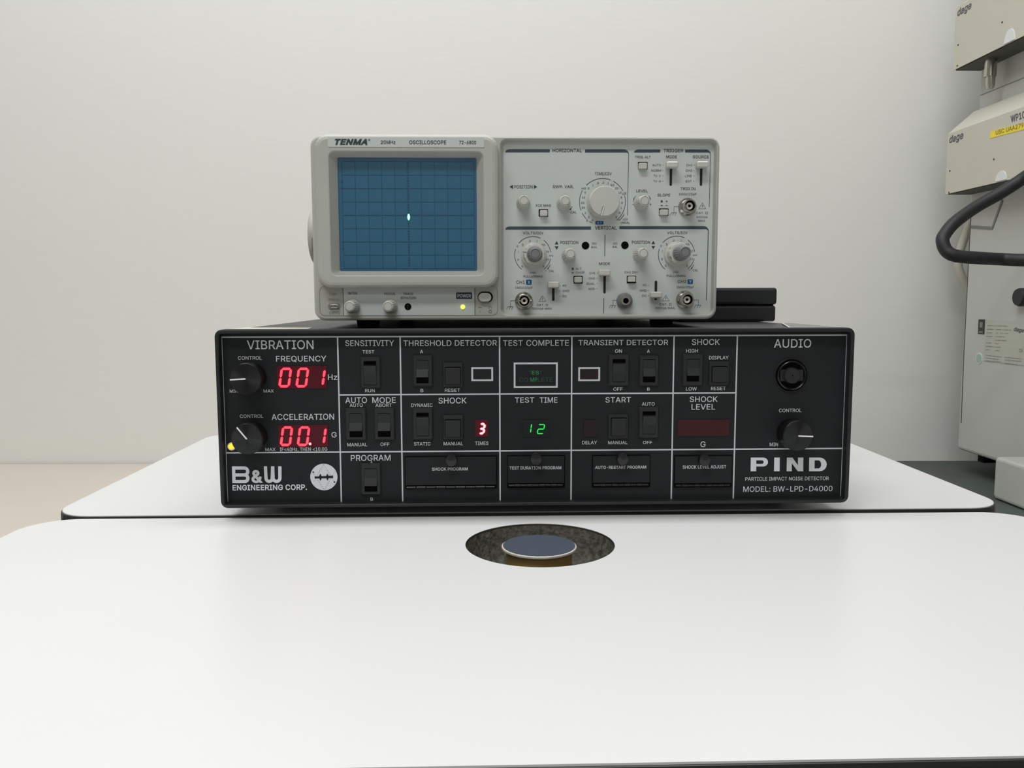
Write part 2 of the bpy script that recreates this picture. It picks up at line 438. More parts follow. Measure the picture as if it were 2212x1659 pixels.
# outlines of a plain grotesque alphabet: character, advance | closed contours in thousandths of an em
GLYPHS = """A 480|16,0 201,509 276,509 463,0 395,0 287,302 264,372 232,478 245,478 191,302 85,0;110,142 110,199 370,199 370,142
B 456|60,0 60,509 241,509 289,504 329,491 359,469 381,442 394,410 398,374 395,344 387,320 373,301 356,286 336,275 315,267 315,262 339,257 363,245 385,227 402,203 414,173 418,136 413,100 400,67 377,39 344,18 301,4 247,0;125,57 245,57 296,63 330,80 349,105 355,137 352,161 342,184 327,203 306,218 279,228 248,231 125,231;125,285 238,285 265,288 288,296 308,309 323,326 333,348 336,372 330,403 313,429 283,446 240,452 125,452
C 510|267,-7 205,1 150,25 104,63 70,115 48,179 40,254 48,329 70,393 104,445 150,484 205,508 267,516 305,513 340,504 373,490 402,471 427,447 448,418 463,385 473,348 408,348 401,373 389,395 375,413 357,428 337,440 315,449 292,454 267,456 223,450 184,432 150,403 125,364 109,314 103,254 109,194 125,145 151,105 184,76 223,59 267,53 292,55 315,60 337,69 357,81 375,96 389,114 401,136 408,160 473,160 463,124 448,91 428,62 402,38 373,19 341,5 305,-4
D 502|219,0 96,0 96,57 215,57 272,63 318,81 354,110 379,149 394,198 399,255 394,312 379,361 354,399 320,428 275,446 221,452 93,452 93,509 225,509 294,501 353,478 399,441 433,391 455,329 462,255 455,181 433,119 398,68 351,31 291,8;125,509 125,0 60,0 60,509
E 419|60,0 60,509 372,509 372,452 125,452 125,286 355,286 355,229 125,229 125,57 375,57 375,0
F 410|60,0 60,509 369,509 369,452 125,452 125,278 346,278 346,221 125,221 125,0
G 520|269,-7 205,1 149,25 104,64 69,116 47,179 40,254 47,329 69,393 103,445 149,484 203,508 265,516 304,513 340,504 374,489 403,469 429,445 449,416 465,384 474,349 408,349 399,372 387,393 373,411 356,427 337,439 315,448 291,454 265,456 222,450 183,432 150,404 125,364 109,314 103,254 109,194 125,145 151,105 184,76 224,59 269,53 309,57 345,71 374,93 396,123 410,160 415,202 434,199 283,199 283,256 478,256 478,200 471,141 451,91 419,50 377,19 326,0
H 517|60,0 60,509 125,509 125,289 392,289 392,509 457,509 457,0 392,0 392,232 125,232 125,0
I 300|31,0 31,57 118,57 118,452 31,452 31,509 269,509 269,452 183,452 183,57 269,57 269,0
J 396|185,-7 124,3 75,33 44,81 33,145 33,173 98,173 98,145 104,104 122,74 149,56 185,50 220,56 248,74 266,104 272,145 272,509 336,509 336,145 326,81 294,33 246,3
K 467|104,145 104,216 174,303 364,509 448,509 231,276 228,276;60,0 60,509 125,509 125,0;372,0 188,259 228,309 449,0
L 393|60,0 60,509 125,509 125,57 361,57 361,0
M 628|60,0 60,509 152,509 287,159 322,49 307,49 352,187 476,509 568,509 568,0 504,0 507,457 513,457 456,291 342,0 286,0 159,321 112,457 119,457 122,291 122,0
N 523|60,0 60,509 136,509 363,151 388,107 414,55 405,54 399,157 399,509 463,509 463,0 387,0 177,331 108,452 119,454 125,291 125,0
O 533|267,-7 205,1 150,25 105,63 70,115 48,179 40,254 48,329 70,393 105,445 150,484 205,508 267,516 329,508 384,484 429,445 464,393 486,329 493,254 486,179 464,115 429,63 384,25 329,1;267,53 310,59 349,76 383,105 408,144 425,194 430,254 425,314 408,365 383,404 349,433 310,450 267,456 223,450 184,433 151,404 125,364 109,314 103,254 109,194 125,144 151,105 184,76 223,59
P 445|60,0 60,509 235,509 289,503 332,487 366,462 390,430 404,391 409,348 404,304 390,265 366,233 332,207 289,191 235,186 109,186 109,242 233,242 269,246 297,256 318,272 333,294 342,319 344,348 342,376 333,402 318,423 297,439 268,449 232,452 125,452 125,0
Q 533|245,159 313,159 468,-48 401,-48;267,-7 205,1 150,25 105,63 70,115 48,179 40,254 48,329 70,393 105,445 150,484 205,508 267,516 329,508 384,484 429,445 464,393 486,329 493,254 486,179 464,115 429,63 384,25 329,1;267,53 310,59 349,76 383,105 408,144 425,194 430,254 425,314 408,365 383,404 349,433 310,450 267,456 223,450 184,433 151,404 125,364 109,314 103,254 109,194 125,144 151,105 184,76 223,59
R 449|60,0 60,509 236,509 290,504 333,489 367,465 390,433 405,395 409,352 405,309 390,271 367,240 333,217 289,203 236,198 96,198 96,255 234,255 269,258 298,267 319,281 334,300 342,324 345,352 342,380 334,405 319,425 298,440 269,449 233,452 125,452 125,0;353,0 230,229 303,229 428,0
S 447|224,-9 172,-4 128,9 91,31 64,60 46,96 38,137 104,137 110,110 123,88 142,71 166,59 194,52 224,49 257,52 286,60 311,74 329,92 341,114 346,139 342,161 332,179 316,193 296,205 245,222 184,239 128,260 86,289 60,326 52,372 58,413 75,448 102,476 138,498 180,511 227,516 275,511 316,498 351,476 377,449 394,415 401,378 337,378 326,412 302,437 267,453 225,459 194,456 167,448 145,435 129,418 118,398 115,376 119,352 131,334 148,319 169,308 212,293 264,279 312,264 336,252 359,238 379,220 395,198 405,171 408,139 403,99 386,64 360,34 323,11 278,-4
T 449|32,452 32,509 417,509 417,452 257,452 257,0 193,0 193,452
U 517|259,-8 203,-2 154,15 114,43 85,80 66,124 60,173 60,509 124,509 124,178 128,144 141,113 160,87 187,68 220,56 259,52 298,56 331,68 357,87 377,113 389,144 393,178 393,509 457,509 457,173 451,124 433,80 403,43 363,15 315,-2
V 480|204,0 16,509 84,509 192,206 248,31 235,31 267,138 395,509 463,509 278,0
W 686|155,0 16,509 82,509 187,94 197,40 189,40 211,145 306,509 380,509 462,196 486,94 497,40 488,40 510,145 603,509 670,509 530,0 455,0 368,323 351,391 336,475 350,475 335,395 318,323 230,0
X 474|18,0 217,284 217,236 29,509 104,509 204,361 243,292 232,292 252,329 298,400 374,509 446,509 259,239 259,287 456,0 382,0 268,165 230,231 244,231 225,196 182,129 91,0
Y 472|203,0 203,208 16,509 91,509 192,344 222,292 250,230 224,230 251,293 280,344 381,509 455,509 268,208 268,0
Z 438|42,0 42,46 273,385 306,431 341,476 348,454 223,452 40,452 40,509 397,509 397,462 169,129 97,33 90,54 152,57 399,57 399,0
0 453|227,-7 174,1 130,24 95,62 69,113 53,178 48,254 53,330 69,395 95,447 130,484 174,508 227,516 279,508 323,484 358,447 384,395 400,330 405,254 400,178 384,113 359,62 323,24 279,1;227,50 261,56 290,74 313,103 330,144 340,194 344,254 340,314 330,365 313,405 290,435 261,453 227,460 192,453 163,435 140,405 123,365 113,314 109,254 113,194 123,144 140,103 163,74 192,56
1 453|76,0 76,55 391,55 391,0;276,509 276,0 212,0 212,448 209,448 86,358 86,427 198,509
2 453|64,0 64,47 282,282 299,305 311,327 318,348 320,371 317,397 308,419 293,436 273,449 250,457 224,460 196,457 172,447 153,433 139,413 130,390 127,362 66,362 71,405 86,442 111,473 143,496 182,511 225,516 268,511 306,497 337,474 361,445 376,411 381,372 378,345 371,318 357,290 336,259 267,180 153,60 153,57 389,57 389,0
3 453|218,-7 173,-3 133,10 98,30 70,57 52,91 44,132 109,132 115,107 126,87 144,71 165,59 191,52 219,50 248,53 275,61 297,74 315,93 325,116 329,145 326,172 316,196 299,217 275,234 242,244 201,248 157,248 157,299 288,448 288,452 70,452 70,509 372,509 372,461 211,278 211,289 264,288 308,276 344,253 371,222 387,186 393,145 387,103 370,66 344,36 309,12 266,-2
4 453|40,105 40,158 247,509 311,509 109,166 109,163 413,163 413,105;282,0 282,318 343,318 343,0
5 453|221,-7 178,-2 140,11 108,32 83,60 66,93 60,130 122,130 127,108 138,89 154,73 173,60 196,52 221,50 250,53 276,64 298,82 314,104 324,131 328,162 324,193 314,221 297,244 275,262 248,273 218,277 192,275 167,268 145,258 128,246 67,253 96,509 366,509 366,452 151,452 134,301 136,301 155,315 178,325 203,331 229,334 263,330 294,321 321,306 345,285 364,260 379,231 388,199 391,163 385,117 369,76 343,41 309,15 268,-1
6 453|226,-7 182,-1 142,15 109,40 84,74 69,115 64,162 68,199 80,239 102,285 137,340 252,509 322,509 151,261 145,261 154,275 165,288 179,299 196,307 214,312 235,314 278,309 316,295 346,271 370,240 384,201 389,157 384,112 368,73 343,39 310,14 271,-2;226,48 254,52 279,63 299,79 314,101 324,128 327,157 324,187 314,213 299,235 279,251 254,262 226,265 198,262 174,252 153,235 138,214 128,188 125,158 128,128 138,102 153,79 174,63 198,52
7 453|97,0 323,448 323,452 62,452 62,509 391,509 391,449 165,0
8 453|226,-7 178,-2 136,11 101,33 74,62 57,96 52,135 55,166 65,195 81,220 101,241 125,256 153,265 153,267 119,282 93,308 76,342 70,380 75,417 90,450 114,477 146,498 184,511 226,516 269,511 306,498 337,477 361,450 377,417 382,380 376,342 359,308 333,282 300,267 300,265 327,256 351,241 372,220 387,195 397,166 401,135 395,96 378,62 352,33 317,11 275,-2;226,49 258,52 285,60 307,74 323,91 333,113 337,139 333,165 322,189 305,208 283,223 256,232 226,235 196,232 169,223 147,208 130,189 119,165 115,139 119,113 129,91 145,74 167,60 195,52;226,290 252,292 274,300 293,313 307,330 316,351 319,376 316,399 308,420 294,437 275,449 252,457 226,460 200,457 177,449 159,437 145,420 136,399 133,376 136,351 145,330 159,313 178,300 201,292
9 453|226,516 271,510 310,494 343,468 368,434 384,393 389,347 385,309 373,270 350,224 315,168 200,0 130,0 301,248 307,248 299,234 287,221 273,210 257,202 238,196 218,195 175,199 137,214 106,237 83,269 68,307 64,352 69,397 85,436 110,469 143,494 182,510;226,460 199,457 174,446 154,429 138,407 129,381 125,352 129,322 138,295 154,274 174,257 199,247 226,243 254,247 279,257 299,273 314,295 324,321 327,350 324,381 314,407 299,429 279,446 254,457
a 389|160,-9 126,-5 94,5 68,22 48,45 35,73 30,108 34,138 43,161 58,179 78,193 100,203 125,211 178,220 252,230 265,235 273,243 276,257 273,279 267,297 256,311 240,322 220,329 196,331 171,329 149,322 132,313 118,301 107,288 100,274 41,291 57,322 79,346 104,364 133,375 163,382 194,384 239,379 263,372 286,360 306,343 322,320 333,290 337,251 337,0 277,0 277,52 272,52 252,25 236,12 215,1 190,-6;170,45 202,49 228,59 248,74 263,93 272,115 276,138 276,190 259,182 200,171 175,168 134,159 117,150 103,139 95,124 92,105 94,87 102,72 114,61 130,52 149,47
b 424|229,-8 198,-5 172,4 153,17 138,31 118,59 112,59 112,0 53,0 53,509 114,509 114,319 118,319 137,346 152,360 171,373 197,381 229,384 274,378 313,361 345,332 370,293 385,245 390,189 385,133 370,84 346,45 313,16 274,-2;220,47 253,51 279,66 301,88 316,117 325,151 328,189 325,227 316,261 301,290 280,311 253,325 220,330 188,325 161,312 140,291 125,263 116,229 113,189 116,150 125,115 140,86 162,65 188,51
c 396|207,-8 159,-2 117,16 82,46 56,85 40,133 34,187 40,243 56,291 82,330 117,360 159,378 207,384 234,383 260,377 284,368 305,356 324,341 340,322 353,301 362,277 303,262 290,289 270,311 242,325 207,330 173,325 145,310 124,287 108,258 99,224 96,187 99,151 108,117 124,89 145,66 173,51 207,46 243,52 271,66 292,89 304,117 363,102 354,78 341,56 325,37 306,21 285,9 261,-1 235,-6
d 424|195,-8 151,-2 111,16 79,45 55,84 39,133 34,189 39,245 55,293 79,332 112,361 151,378 196,384 228,381 253,373 272,360 287,346 306,319 311,319 311,509 372,509 372,0 313,0 313,59 307,59 287,31 272,17 252,4 227,-5;205,47 236,51 263,65 284,86 299,115 309,150 312,189 309,229 300,263 284,291 263,312 237,325 205,330 172,325 145,311 124,290 108,261 99,227 96,189 99,151 109,117 124,88 145,66 172,51
e 404|212,-8 161,-2 117,16 82,46 56,85 40,132 34,187 39,242 55,290 81,329 115,359 157,378 205,384 236,382 266,374 294,361 319,341 341,315 357,282 368,242 371,194 371,169 75,169 75,221 338,221 310,202 307,237 298,269 283,294 263,314 237,326 205,330 173,326 146,313 125,294 109,270 99,241 96,211 96,178 100,139 110,106 128,80 151,61 179,50 212,46 234,48 254,53 271,61 285,73 297,88 306,105 365,91 353,63 335,39 311,19 283,4 249,-5
f 254|228,379 228,327 6,327 6,379;81,0 81,432 84,461 96,486 113,505 135,519 161,527 187,530 222,527 243,521 227,468 215,472 195,474 171,470 154,460 145,443 142,419 142,0
g 425|207,-151 168,-148 134,-140 105,-127 82,-110 64,-91 51,-69 101,-41 122,-66 136,-78 154,-88 178,-95 207,-97 249,-92 282,-75 304,-47 311,-6 311,68 306,68 287,41 272,28 252,16 227,8 195,5 152,10 113,27 80,53 55,90 39,136 34,191 39,246 55,293 80,332 112,361 152,378 196,384 228,382 253,373 273,360 288,346 308,319 313,319 313,379 372,379 372,-9 367,-54 350,-90 324,-117 291,-136 251,-147;205,59 237,63 264,75 285,95 300,121 309,154 312,193 309,231 300,264 285,291 264,312 237,325 205,330 172,325 145,312 124,290 109,262 99,229 96,193 99,155 109,123 124,96 145,76 172,63
h 410|114,227 114,0 53,0 53,509 114,509 114,287 102,287 124,332 152,362 187,379 227,384 264,380 295,369 321,349 341,321 353,285 357,240 357,0 296,0 296,235 290,275 273,304 246,323 210,329 184,326 161,317 141,303 126,283 117,257
i 167|53,0 53,379 114,379 114,0;84,443 67,446 54,455 44,468 41,483 44,499 54,512 67,521 84,524 100,521 114,512 123,499 126,483 123,468 114,455 100,446
j 167|53,379 114,379 114,-30 111,-63 102,-90 86,-113 65,-129 37,-139 4,-143 -10,-143 -10,-87 2,-87 25,-83 40,-72 50,-54 53,-29;83,443 67,446 53,455 44,468 41,483 44,499 53,512 67,521 83,524 100,521 114,512 123,499 126,483 123,468 114,455 100,446
k 381|110,137 110,212 121,212 284,379 360,379 184,199 177,199;53,0 53,509 114,509 114,0;294,0 148,186 191,229 372,0
l 189|139,-2 101,3 74,20 58,47 53,84 53,509 114,509 115,77 120,62 130,54 146,52 170,54 181,3 162,-1
m 610|53,0 53,379 112,379 112,295 108,295 118,323 132,346 151,363 172,376 195,384 219,386 257,380 287,361 309,331 321,295 312,295 322,321 337,343 357,361 381,375 407,383 437,386 468,383 497,372 522,354 541,328 553,296 557,255 557,0 496,0 496,254 490,289 473,313 447,326 419,330 395,328 374,320 358,307 345,290 338,270 335,247 335,0 274,0 274,260 269,288 253,311 229,326 199,330 178,328 158,320 140,307 126,289 117,266 114,238 114,0
n 410|114,227 114,0 53,0 53,379 112,379 112,287 102,287 124,332 152,362 187,379 227,384 264,380 295,369 321,349 341,321 353,285 357,240 357,0 296,0 296,235 290,275 273,304 246,323 210,329 184,326 161,317 141,303 126,283 117,257
o 415|207,-8 159,-2 117,16 82,46 56,85 40,133 34,187 40,243 56,291 82,330 117,360 159,378 207,384 256,378 299,360 333,330 359,291 376,243 381,187 376,133 359,85 333,46 299,16 256,-2;207,46 242,51 270,66 292,89 307,117 316,151 319,187 316,224 307,258 292,287 270,310 242,325 207,330 173,325 145,310 124,287 108,258 99,224 96,187 99,151 108,117 124,89 145,66 173,51
p 424|53,-143 53,379 112,379 112,319 118,319 137,346 152,360 171,373 197,381 229,384 274,378 313,361 345,332 370,293 385,245 390,189 385,133 370,84 346,45 313,16 274,-2 229,-8 198,-5 173,4 153,17 138,31 118,59 114,59 114,-143;220,47 253,51 279,66 301,88 316,117 325,151 328,189 325,227 316,261 301,290 280,311 253,325 220,330 188,325 161,312 140,291 125,263 116,229 113,189 116,150 125,115 140,86 162,65 188,51
q 424|372,-143 311,-143 311,59 306,59 287,31 272,17 252,4 227,-5 195,-8 151,-2 111,16 79,45 55,84 39,133 34,189 39,245 55,293 79,332 112,361 151,378 196,384 228,381 253,373 272,360 287,346 307,319 313,319 313,379 372,379;205,47 236,51 263,65 284,86 299,115 309,150 312,189 309,229 300,263 284,291 263,312 237,325 205,330 172,325 145,311 124,290 108,261 99,227 96,189 99,151 109,117 124,88 145,66 172,51
r 259|53,0 53,379 112,379 112,321 115,321 130,347 152,367 181,380 213,385 243,384 243,322 207,326 182,323 159,315 140,301 126,284 117,262 114,237 114,0
s 365|182,-8 145,-5 112,3 84,18 62,38 45,63 36,94 94,107 105,79 124,60 150,49 181,45 217,50 244,62 262,81 268,103 265,121 254,136 237,147 212,155 149,170 104,186 72,208 53,237 47,274 51,305 65,332 87,354 115,370 149,381 187,384 223,381 254,372 279,358 299,339 314,316 324,290 268,277 258,298 243,316 219,328 187,333 156,329 131,317 114,299 109,277 112,258 124,243 144,232 172,223 229,209 275,194 306,171 325,142 331,107 326,75 312,47 290,24 260,6 223,-5
t 227|204,379 204,327 6,327 6,379;65,471 126,471 126,98 128,76 136,61 150,53 170,50 202,54 213,2 192,-3 168,-4 125,2 92,21 72,52 65,93
u 410|182,-5 146,-1 115,11 89,31 69,59 57,95 53,139 53,379 114,379 114,144 119,105 137,75 164,56 200,50 226,53 249,62 268,77 283,97 293,122 296,153 296,379 357,379 357,0 298,0 298,92 307,92 286,47 257,17 222,0
v 389|163,0 17,379 84,379 165,155 187,87 206,21 184,21 224,155 305,379 371,379 226,0
w 567|138,0 23,379 87,379 154,137 175,41 165,41 186,135 206,214 252,379 316,379 362,214 382,136 402,41 391,41 413,135 480,379 545,379 429,0 368,0 305,225 277,338 291,338 263,225 199,0
x 379|21,0 171,218 171,171 29,379 100,379 147,306 207,206 175,206 233,306 282,379 352,379 209,169 209,214 358,0 287,0 231,85 173,182 205,182 148,85 91,0
y 389|47,-139 61,-86 88,-90 104,-89 118,-84 130,-74 141,-58 151,-36 163,-1 17,379 84,379 165,155 187,87 206,21 184,21 202,87 224,155 305,379 371,379 204,-58 191,-85 177,-107 159,-124 139,-136 117,-143 91,-145 65,-143
z 380|42,0 42,46 254,320 254,323 48,323 48,379 333,379 333,331 126,60 126,56 339,56 339,0
& 448|197,-7 150,-2 110,12 78,34 54,62 39,96 34,133 37,163 47,189 63,213 85,235 140,279 237,352 255,375 260,389 262,405 258,427 245,445 226,457 201,461 184,459 168,453 155,444 145,431 139,416 137,399 139,380 145,363 169,327 438,0 364,0 171,231 121,293 102,319 87,344 78,370 75,398 79,430 91,458 109,481 134,499 165,510 200,513 235,510 266,499 290,482 308,459 320,433 324,404 322,382 315,362 305,342 291,325 256,293 154,217 128,195 110,174 100,154 97,131 100,108 109,87 124,70 143,57 166,49 193,46 223,50 251,59 278,75 301,95 321,121 336,151 346,186 349,224 408,224 405,180 397,144 385,115 371,92 333,47 305,23 271,7 234,-3
< 453|65,178 65,220 388,383 388,316 142,200 144,204 144,194 142,198 388,81 388,15
> 453|387,178 65,15 65,81 310,198 308,194 308,204 310,200 65,316 65,383 387,220
. 188|95,-4 78,-1 63,9 53,24 50,41 53,59 63,73 78,83 95,87 113,83 128,73 138,59 141,41 138,24 128,9 113,-1
, 188|38,-119 68,71 137,71 84,-119
: 188|95,-4 78,-1 63,9 53,24 50,41 53,59 63,73 78,83 95,87 113,83 128,73 138,59 141,41 138,24 128,9 113,-1;95,271 78,274 63,284 53,299 50,316 53,334 63,349 78,359 95,362 113,359 128,349 138,334 141,316 138,299 128,284 113,274
- 453|337,244 337,188 114,188 114,244
/ 249|235,533 71,-76 14,-76 178,533
+ 453|198,34 198,364 255,364 255,34;61,172 61,226 391,226 391,172
! 196|67,160 63,509 132,509 128,160;98,-4 81,-1 66,9 56,24 52,41 56,58 66,73 81,83 98,86 116,83 130,73 140,58 143,41 140,24 130,9 116,-1
® 463|231,118 192,122 154,134 121,152 91,177 67,206 48,240 37,277 33,317 37,357 48,394 67,428 91,457 121,482 154,500 192,512 231,516 271,512 309,500 343,482 372,457 396,428 415,394 426,357 430,317 426,277 415,240 396,206 372,177 343,152 309,134 271,122;231,166 271,171 307,187 338,210 362,241 377,277 382,317 377,357 362,393 338,423 307,447 271,462 231,467 192,462 156,447 125,423 101,393 86,357 81,317 86,277 101,241 125,210 156,187 192,171;273,226 228,312 273,312 319,226;161,226 161,409 253,409 266,407 279,402 292,394 302,383 309,368 311,350 309,332 302,316 291,304 278,295 264,289 250,287 185,287 185,319 239,319 248,321 257,327 264,337 267,350 264,364 257,372 239,378 203,378 203,226
Ω 536|42,0 42,57 166,57 166,81 128,97 97,121 73,152 55,189 44,232 40,278 44,328 57,374 77,414 104,449 137,477 176,498 220,511 268,516 316,511 360,498 398,477 432,449 459,414 479,374 491,328 495,278 492,232 481,189 463,152 439,121 408,97 370,81 370,57 494,57 494,0 311,0 311,102 361,125 399,163 423,214 431,277 425,329 410,373 386,408 354,434 314,450 268,455 222,450 182,434 150,408 125,373 110,329 105,277 113,214 136,163 174,125 225,102 225,0
µ 407|53,-143 53,379 114,379 114,150 117,118 126,92 141,72 160,59 182,51 206,48 231,51 252,59 271,73 285,92 293,118 296,150 296,379 357,379 357,86 359,70 365,60 377,54 404,53 404,0 392,0 351,5 321,22 304,49 298,86 298,120 312,120 309,86 301,58 289,36 274,20 257,8 240,0 206,-5 172,0 154,8 138,20 123,36 111,58 103,86 100,120 114,120 114,-143"""
_font = {}
for _l in GLYPHS.split("\n"):
    _h, _b = _l[2:].split("|")
    _font[_l[0]] = (int(_h) / 1000, [[tuple(int(q) / 1000 for q in p.split(",")) for p in c.split(" ")] for c in _b.split(";")] if _b else [])
_glyphs = {}


def _winding(p, loops):
    n = 0
    for poly in loops:
        for (x0, y0), (x1, y1) in zip(poly, poly[1:] + poly[:1]):
            if (y0 > p[1]) != (y1 > p[1]) and p[0] < (x1 - x0) * (p[1] - y0) / (y1 - y0) + x0:
                n += 1 if y1 > y0 else -1
    return n


def fill(loops):
    """triangles of the area that closed loops wind round (overlaps and counters included)"""
    pts, edges = [], []
    for l in loops:
        b = len(pts)
        pts += [Vector(p) for p in l]
        edges += [(b + k, b + (k + 1) % len(l)) for k in range(len(l))]
    vs, _e, fs = delaunay_2d_cdt(pts, edges, [], 0, 1e-5)[:3]
    vs = [(v[0], v[1]) for v in vs]
    keep = [tuple(f) for f in fs if _winding((sum(vs[q][0] for q in f) / len(f), sum(vs[q][1] for q in f) / len(f)), loops)]
    return vs, keep


def _glyph(ch, bold):
    """filled triangles of one character; bold swells the outlines and narrows the counters"""
    if (ch, bold) not in _glyphs:
        area = lambda c: sum(a[0] * b[1] - b[0] * a[1] for a, b in zip(c, c[1:] + c[:1]))
        loops = [inset(c, -bold if area(c) < 0 else bold) if bold else c for c in _font[ch][1]]
        _glyphs[(ch, bold)] = fill(loops)
    return _glyphs[(ch, bold)]


def glyphs(text, bold=0.0, shear=0.0, space=1.0):
    V, F = [], []
    x = 0.0
    for ch in text:
        if ch == ' ':
            x += 0.20 * space
            continue
        vs, fs = _glyph(ch, bold)
        b = len(V)
        V += [(a + x + y * shear, y, 0) for a, y in vs]
        F += [tuple(b + q for q in f) for f in fs]
        x += (_font[ch][0] + bold) * space
    return V, F


def write_quad(mb, text, bl, br, tl, bold=0.0, shear=0.0, space=1.0):
    """text fitted to a parallelogram given by its bottom left, bottom right and top left corners"""
    vs, fs = glyphs(text, bold, shear, space)
    x0, x1 = min(v[0] for v in vs), max(v[0] for v in vs)
    y0, y1 = min(v[1] for v in vs), max(v[1] for v in vs)
    ex, ey = (br - bl) / (x1 - x0), (tl - bl) / (y1 - y0)
    mb.add([bl + ex * (v[0] - x0) + ey * (v[1] - y0) for v in vs], fs)


def write(mb, reg, text, x0, y0, x1, y1, Y, bold=0.0, shear=0.0, space=1.0):
    a, b, c, d = rect_px(reg, x0, y0, x1, y1, Y)
    write_quad(mb, text, Vector((a, Y, c)), Vector((b, Y, c)), Vector((a, Y, d)), bold, shear, space)


def inscribe(parent, m, Y, bold, rows, name='lettering'):
    """each printed word or number is a part of its own"""
    for reg, text, x0, y0, x1, y1 in rows:
        mb = MB()
        write(mb, reg, text, x0, y0, x1, y1, Y, bold)
        mb.build(name, m, parent)


def thing(name, label, cat, loc, group=None):
    o = bpy.data.objects.new(name, None)
    o.empty_display_size = 0.02
    o.location = loc
    COL.objects.link(o)
    return tag(o, label, cat, group)


def tag(o, label, cat, group=None):
    o["label"] = label
    o["category"] = cat
    if group:
        o["group"] = group
    return o


def struct(o):
    o["kind"] = "structure"
    return o


# ------------------------------------------------------------------ the room
WX0, WX1, WYF, FLOOR = -2.4, 1.9, -2.8, -0.87
BK = 0.028            # the back wall is turned a little against the bench instruments


def wall_y(x):
    return 0.874 - BK * x


def wall_slab(name, pts, z0, z1, m):
    mb = MB()
    mb.slab(pts, z0, z1)
    return struct(mb.build(name, m))


wall_slab('wall_back', [(WX0 - .1, wall_y(WX0)), (WX1 + .1, wall_y(WX1)), (WX1 + .1, wall_y(WX1) + .1), (WX0 - .1, wall_y(WX0) + .1)], FLOOR, CEIL, 'wall')
wall_slab('wall_left', [(WX0 - .1, WYF), (WX0, WYF), (WX0, wall_y(WX0)), (WX0 - .1, wall_y(WX0))], FLOOR, CEIL, 'paint')
wall_slab('wall_right', [(WX1, WYF), (WX1 + .1, WYF), (WX1 + .1, wall_y(WX1)), (WX1, wall_y(WX1))], FLOOR, CEIL, 'paint')
wall_slab('wall_front', [(WX0 - .1, WYF - .1), (WX1 + .1, WYF - .1), (WX1 + .1, WYF), (WX0 - .1, WYF)], FLOOR, CEIL, 'paint')
wall_slab('floor', [(WX0 - .1, WYF - .1), (WX1 + .1, WYF - .1), (WX1 + .1, 1.1), (WX0 - .1, 1.1)], FLOOR - .05, FLOOR, 'floor')
wall_slab('ceiling', [(WX0 - .1, WYF - .1), (WX1 + .1, WYF - .1), (WX1 + .1, 1.1), (WX0 - .1, 1.1)], CEIL, CEIL + .05, 'ceiling')

# ------------------------------------------------------------------ long bench along the back wall
BZ = -0.1385
bench = thing('workbench', 'pale beige bench top running along the back wall behind the white tables', 'bench', (0, 0.62, FLOOR))
MB().slab([(-2.0, 0.413), (1.7, 0.413), (1.7, wall_y(1.7) - .005), (-2.0, wall_y(-2.0) - .005)], BZ - 0.03, BZ, 0.002).build('bench_top', 'bench', bench)
for lx in (-1.9, -0.7, 0.7, 1.6):
    MB().box(lx - .025, lx + .025, 0.45, 0.50, FLOOR, BZ - 0.03, .003).build('leg', 'leg_metal', bench)
    MB().box(lx - .025, lx + .025, 0.70, 0.75, FLOOR, BZ - 0.03, .003).build('leg', 'leg_metal', bench)
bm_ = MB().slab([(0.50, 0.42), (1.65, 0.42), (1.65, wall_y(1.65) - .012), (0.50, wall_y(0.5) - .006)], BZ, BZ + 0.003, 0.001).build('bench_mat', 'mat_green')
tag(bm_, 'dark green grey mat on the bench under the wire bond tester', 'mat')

# ------------------------------------------------------------------ two white topped tables
def legged_table(t, x0, x1, y0, y1):
    for lx in (x0 + .05, x1 - .05):
        for ly in (y0 + .05, y1 - .05):
            MB().box(lx - .02, lx + .02, ly - .02, ly + .02, FLOOR, TZ - 0.026, .003).build('leg', 'leg_metal', t)


TT = 0.026
TZ = -0.006            # height of the two white tops


def tk_(x, y):
    k = 1.0377
    return (CAM.x + (x - CAM.x) * k, CAM.y + (y - CAM.y) * k)


back_table = thing('instrument_table', 'white topped table with black edge carrying the black test unit', 'table', (0, 0.18, FLOOR))
bo = [tk_(*q) for q in rrect(-0.3658, 0.3632, -0.0125, 0.366, 0.032, 8)]
MB().slab(inset(bo, 0.0012), TZ - TT + .001, TZ, 0.0006).build('tabletop', 'laminate', back_table)
MB().loft([V3(inset(bo, d), z) for d, z in ((0.0013, TZ - 0.0009), (0.0004, TZ - 0.0012), (0, TZ - 0.003), (0, TZ - TT + .002), (0.003, TZ - TT))], cap0=False, cap1=False).build('edge_band', 'band', back_table, 'black plastic edge band')
legged_table(back_table, -0.36, 0.36, 0.03, 0.385)

HOLE = Vector((*tk_(-0.0038, -0.0935), 0))
HR = 0.0486 * 1.0377
front_table = thing('shaker_table', 'white round-cornered table with a round hole, in front of the black test unit', 'table', (0, -0.18, FLOOR))
fo_c = [tk_(*q) for q in ((-0.3662, -0.3535), (0.3600, -0.3535), (0.3600, -0.0245), (-0.3662, -0.0195))]


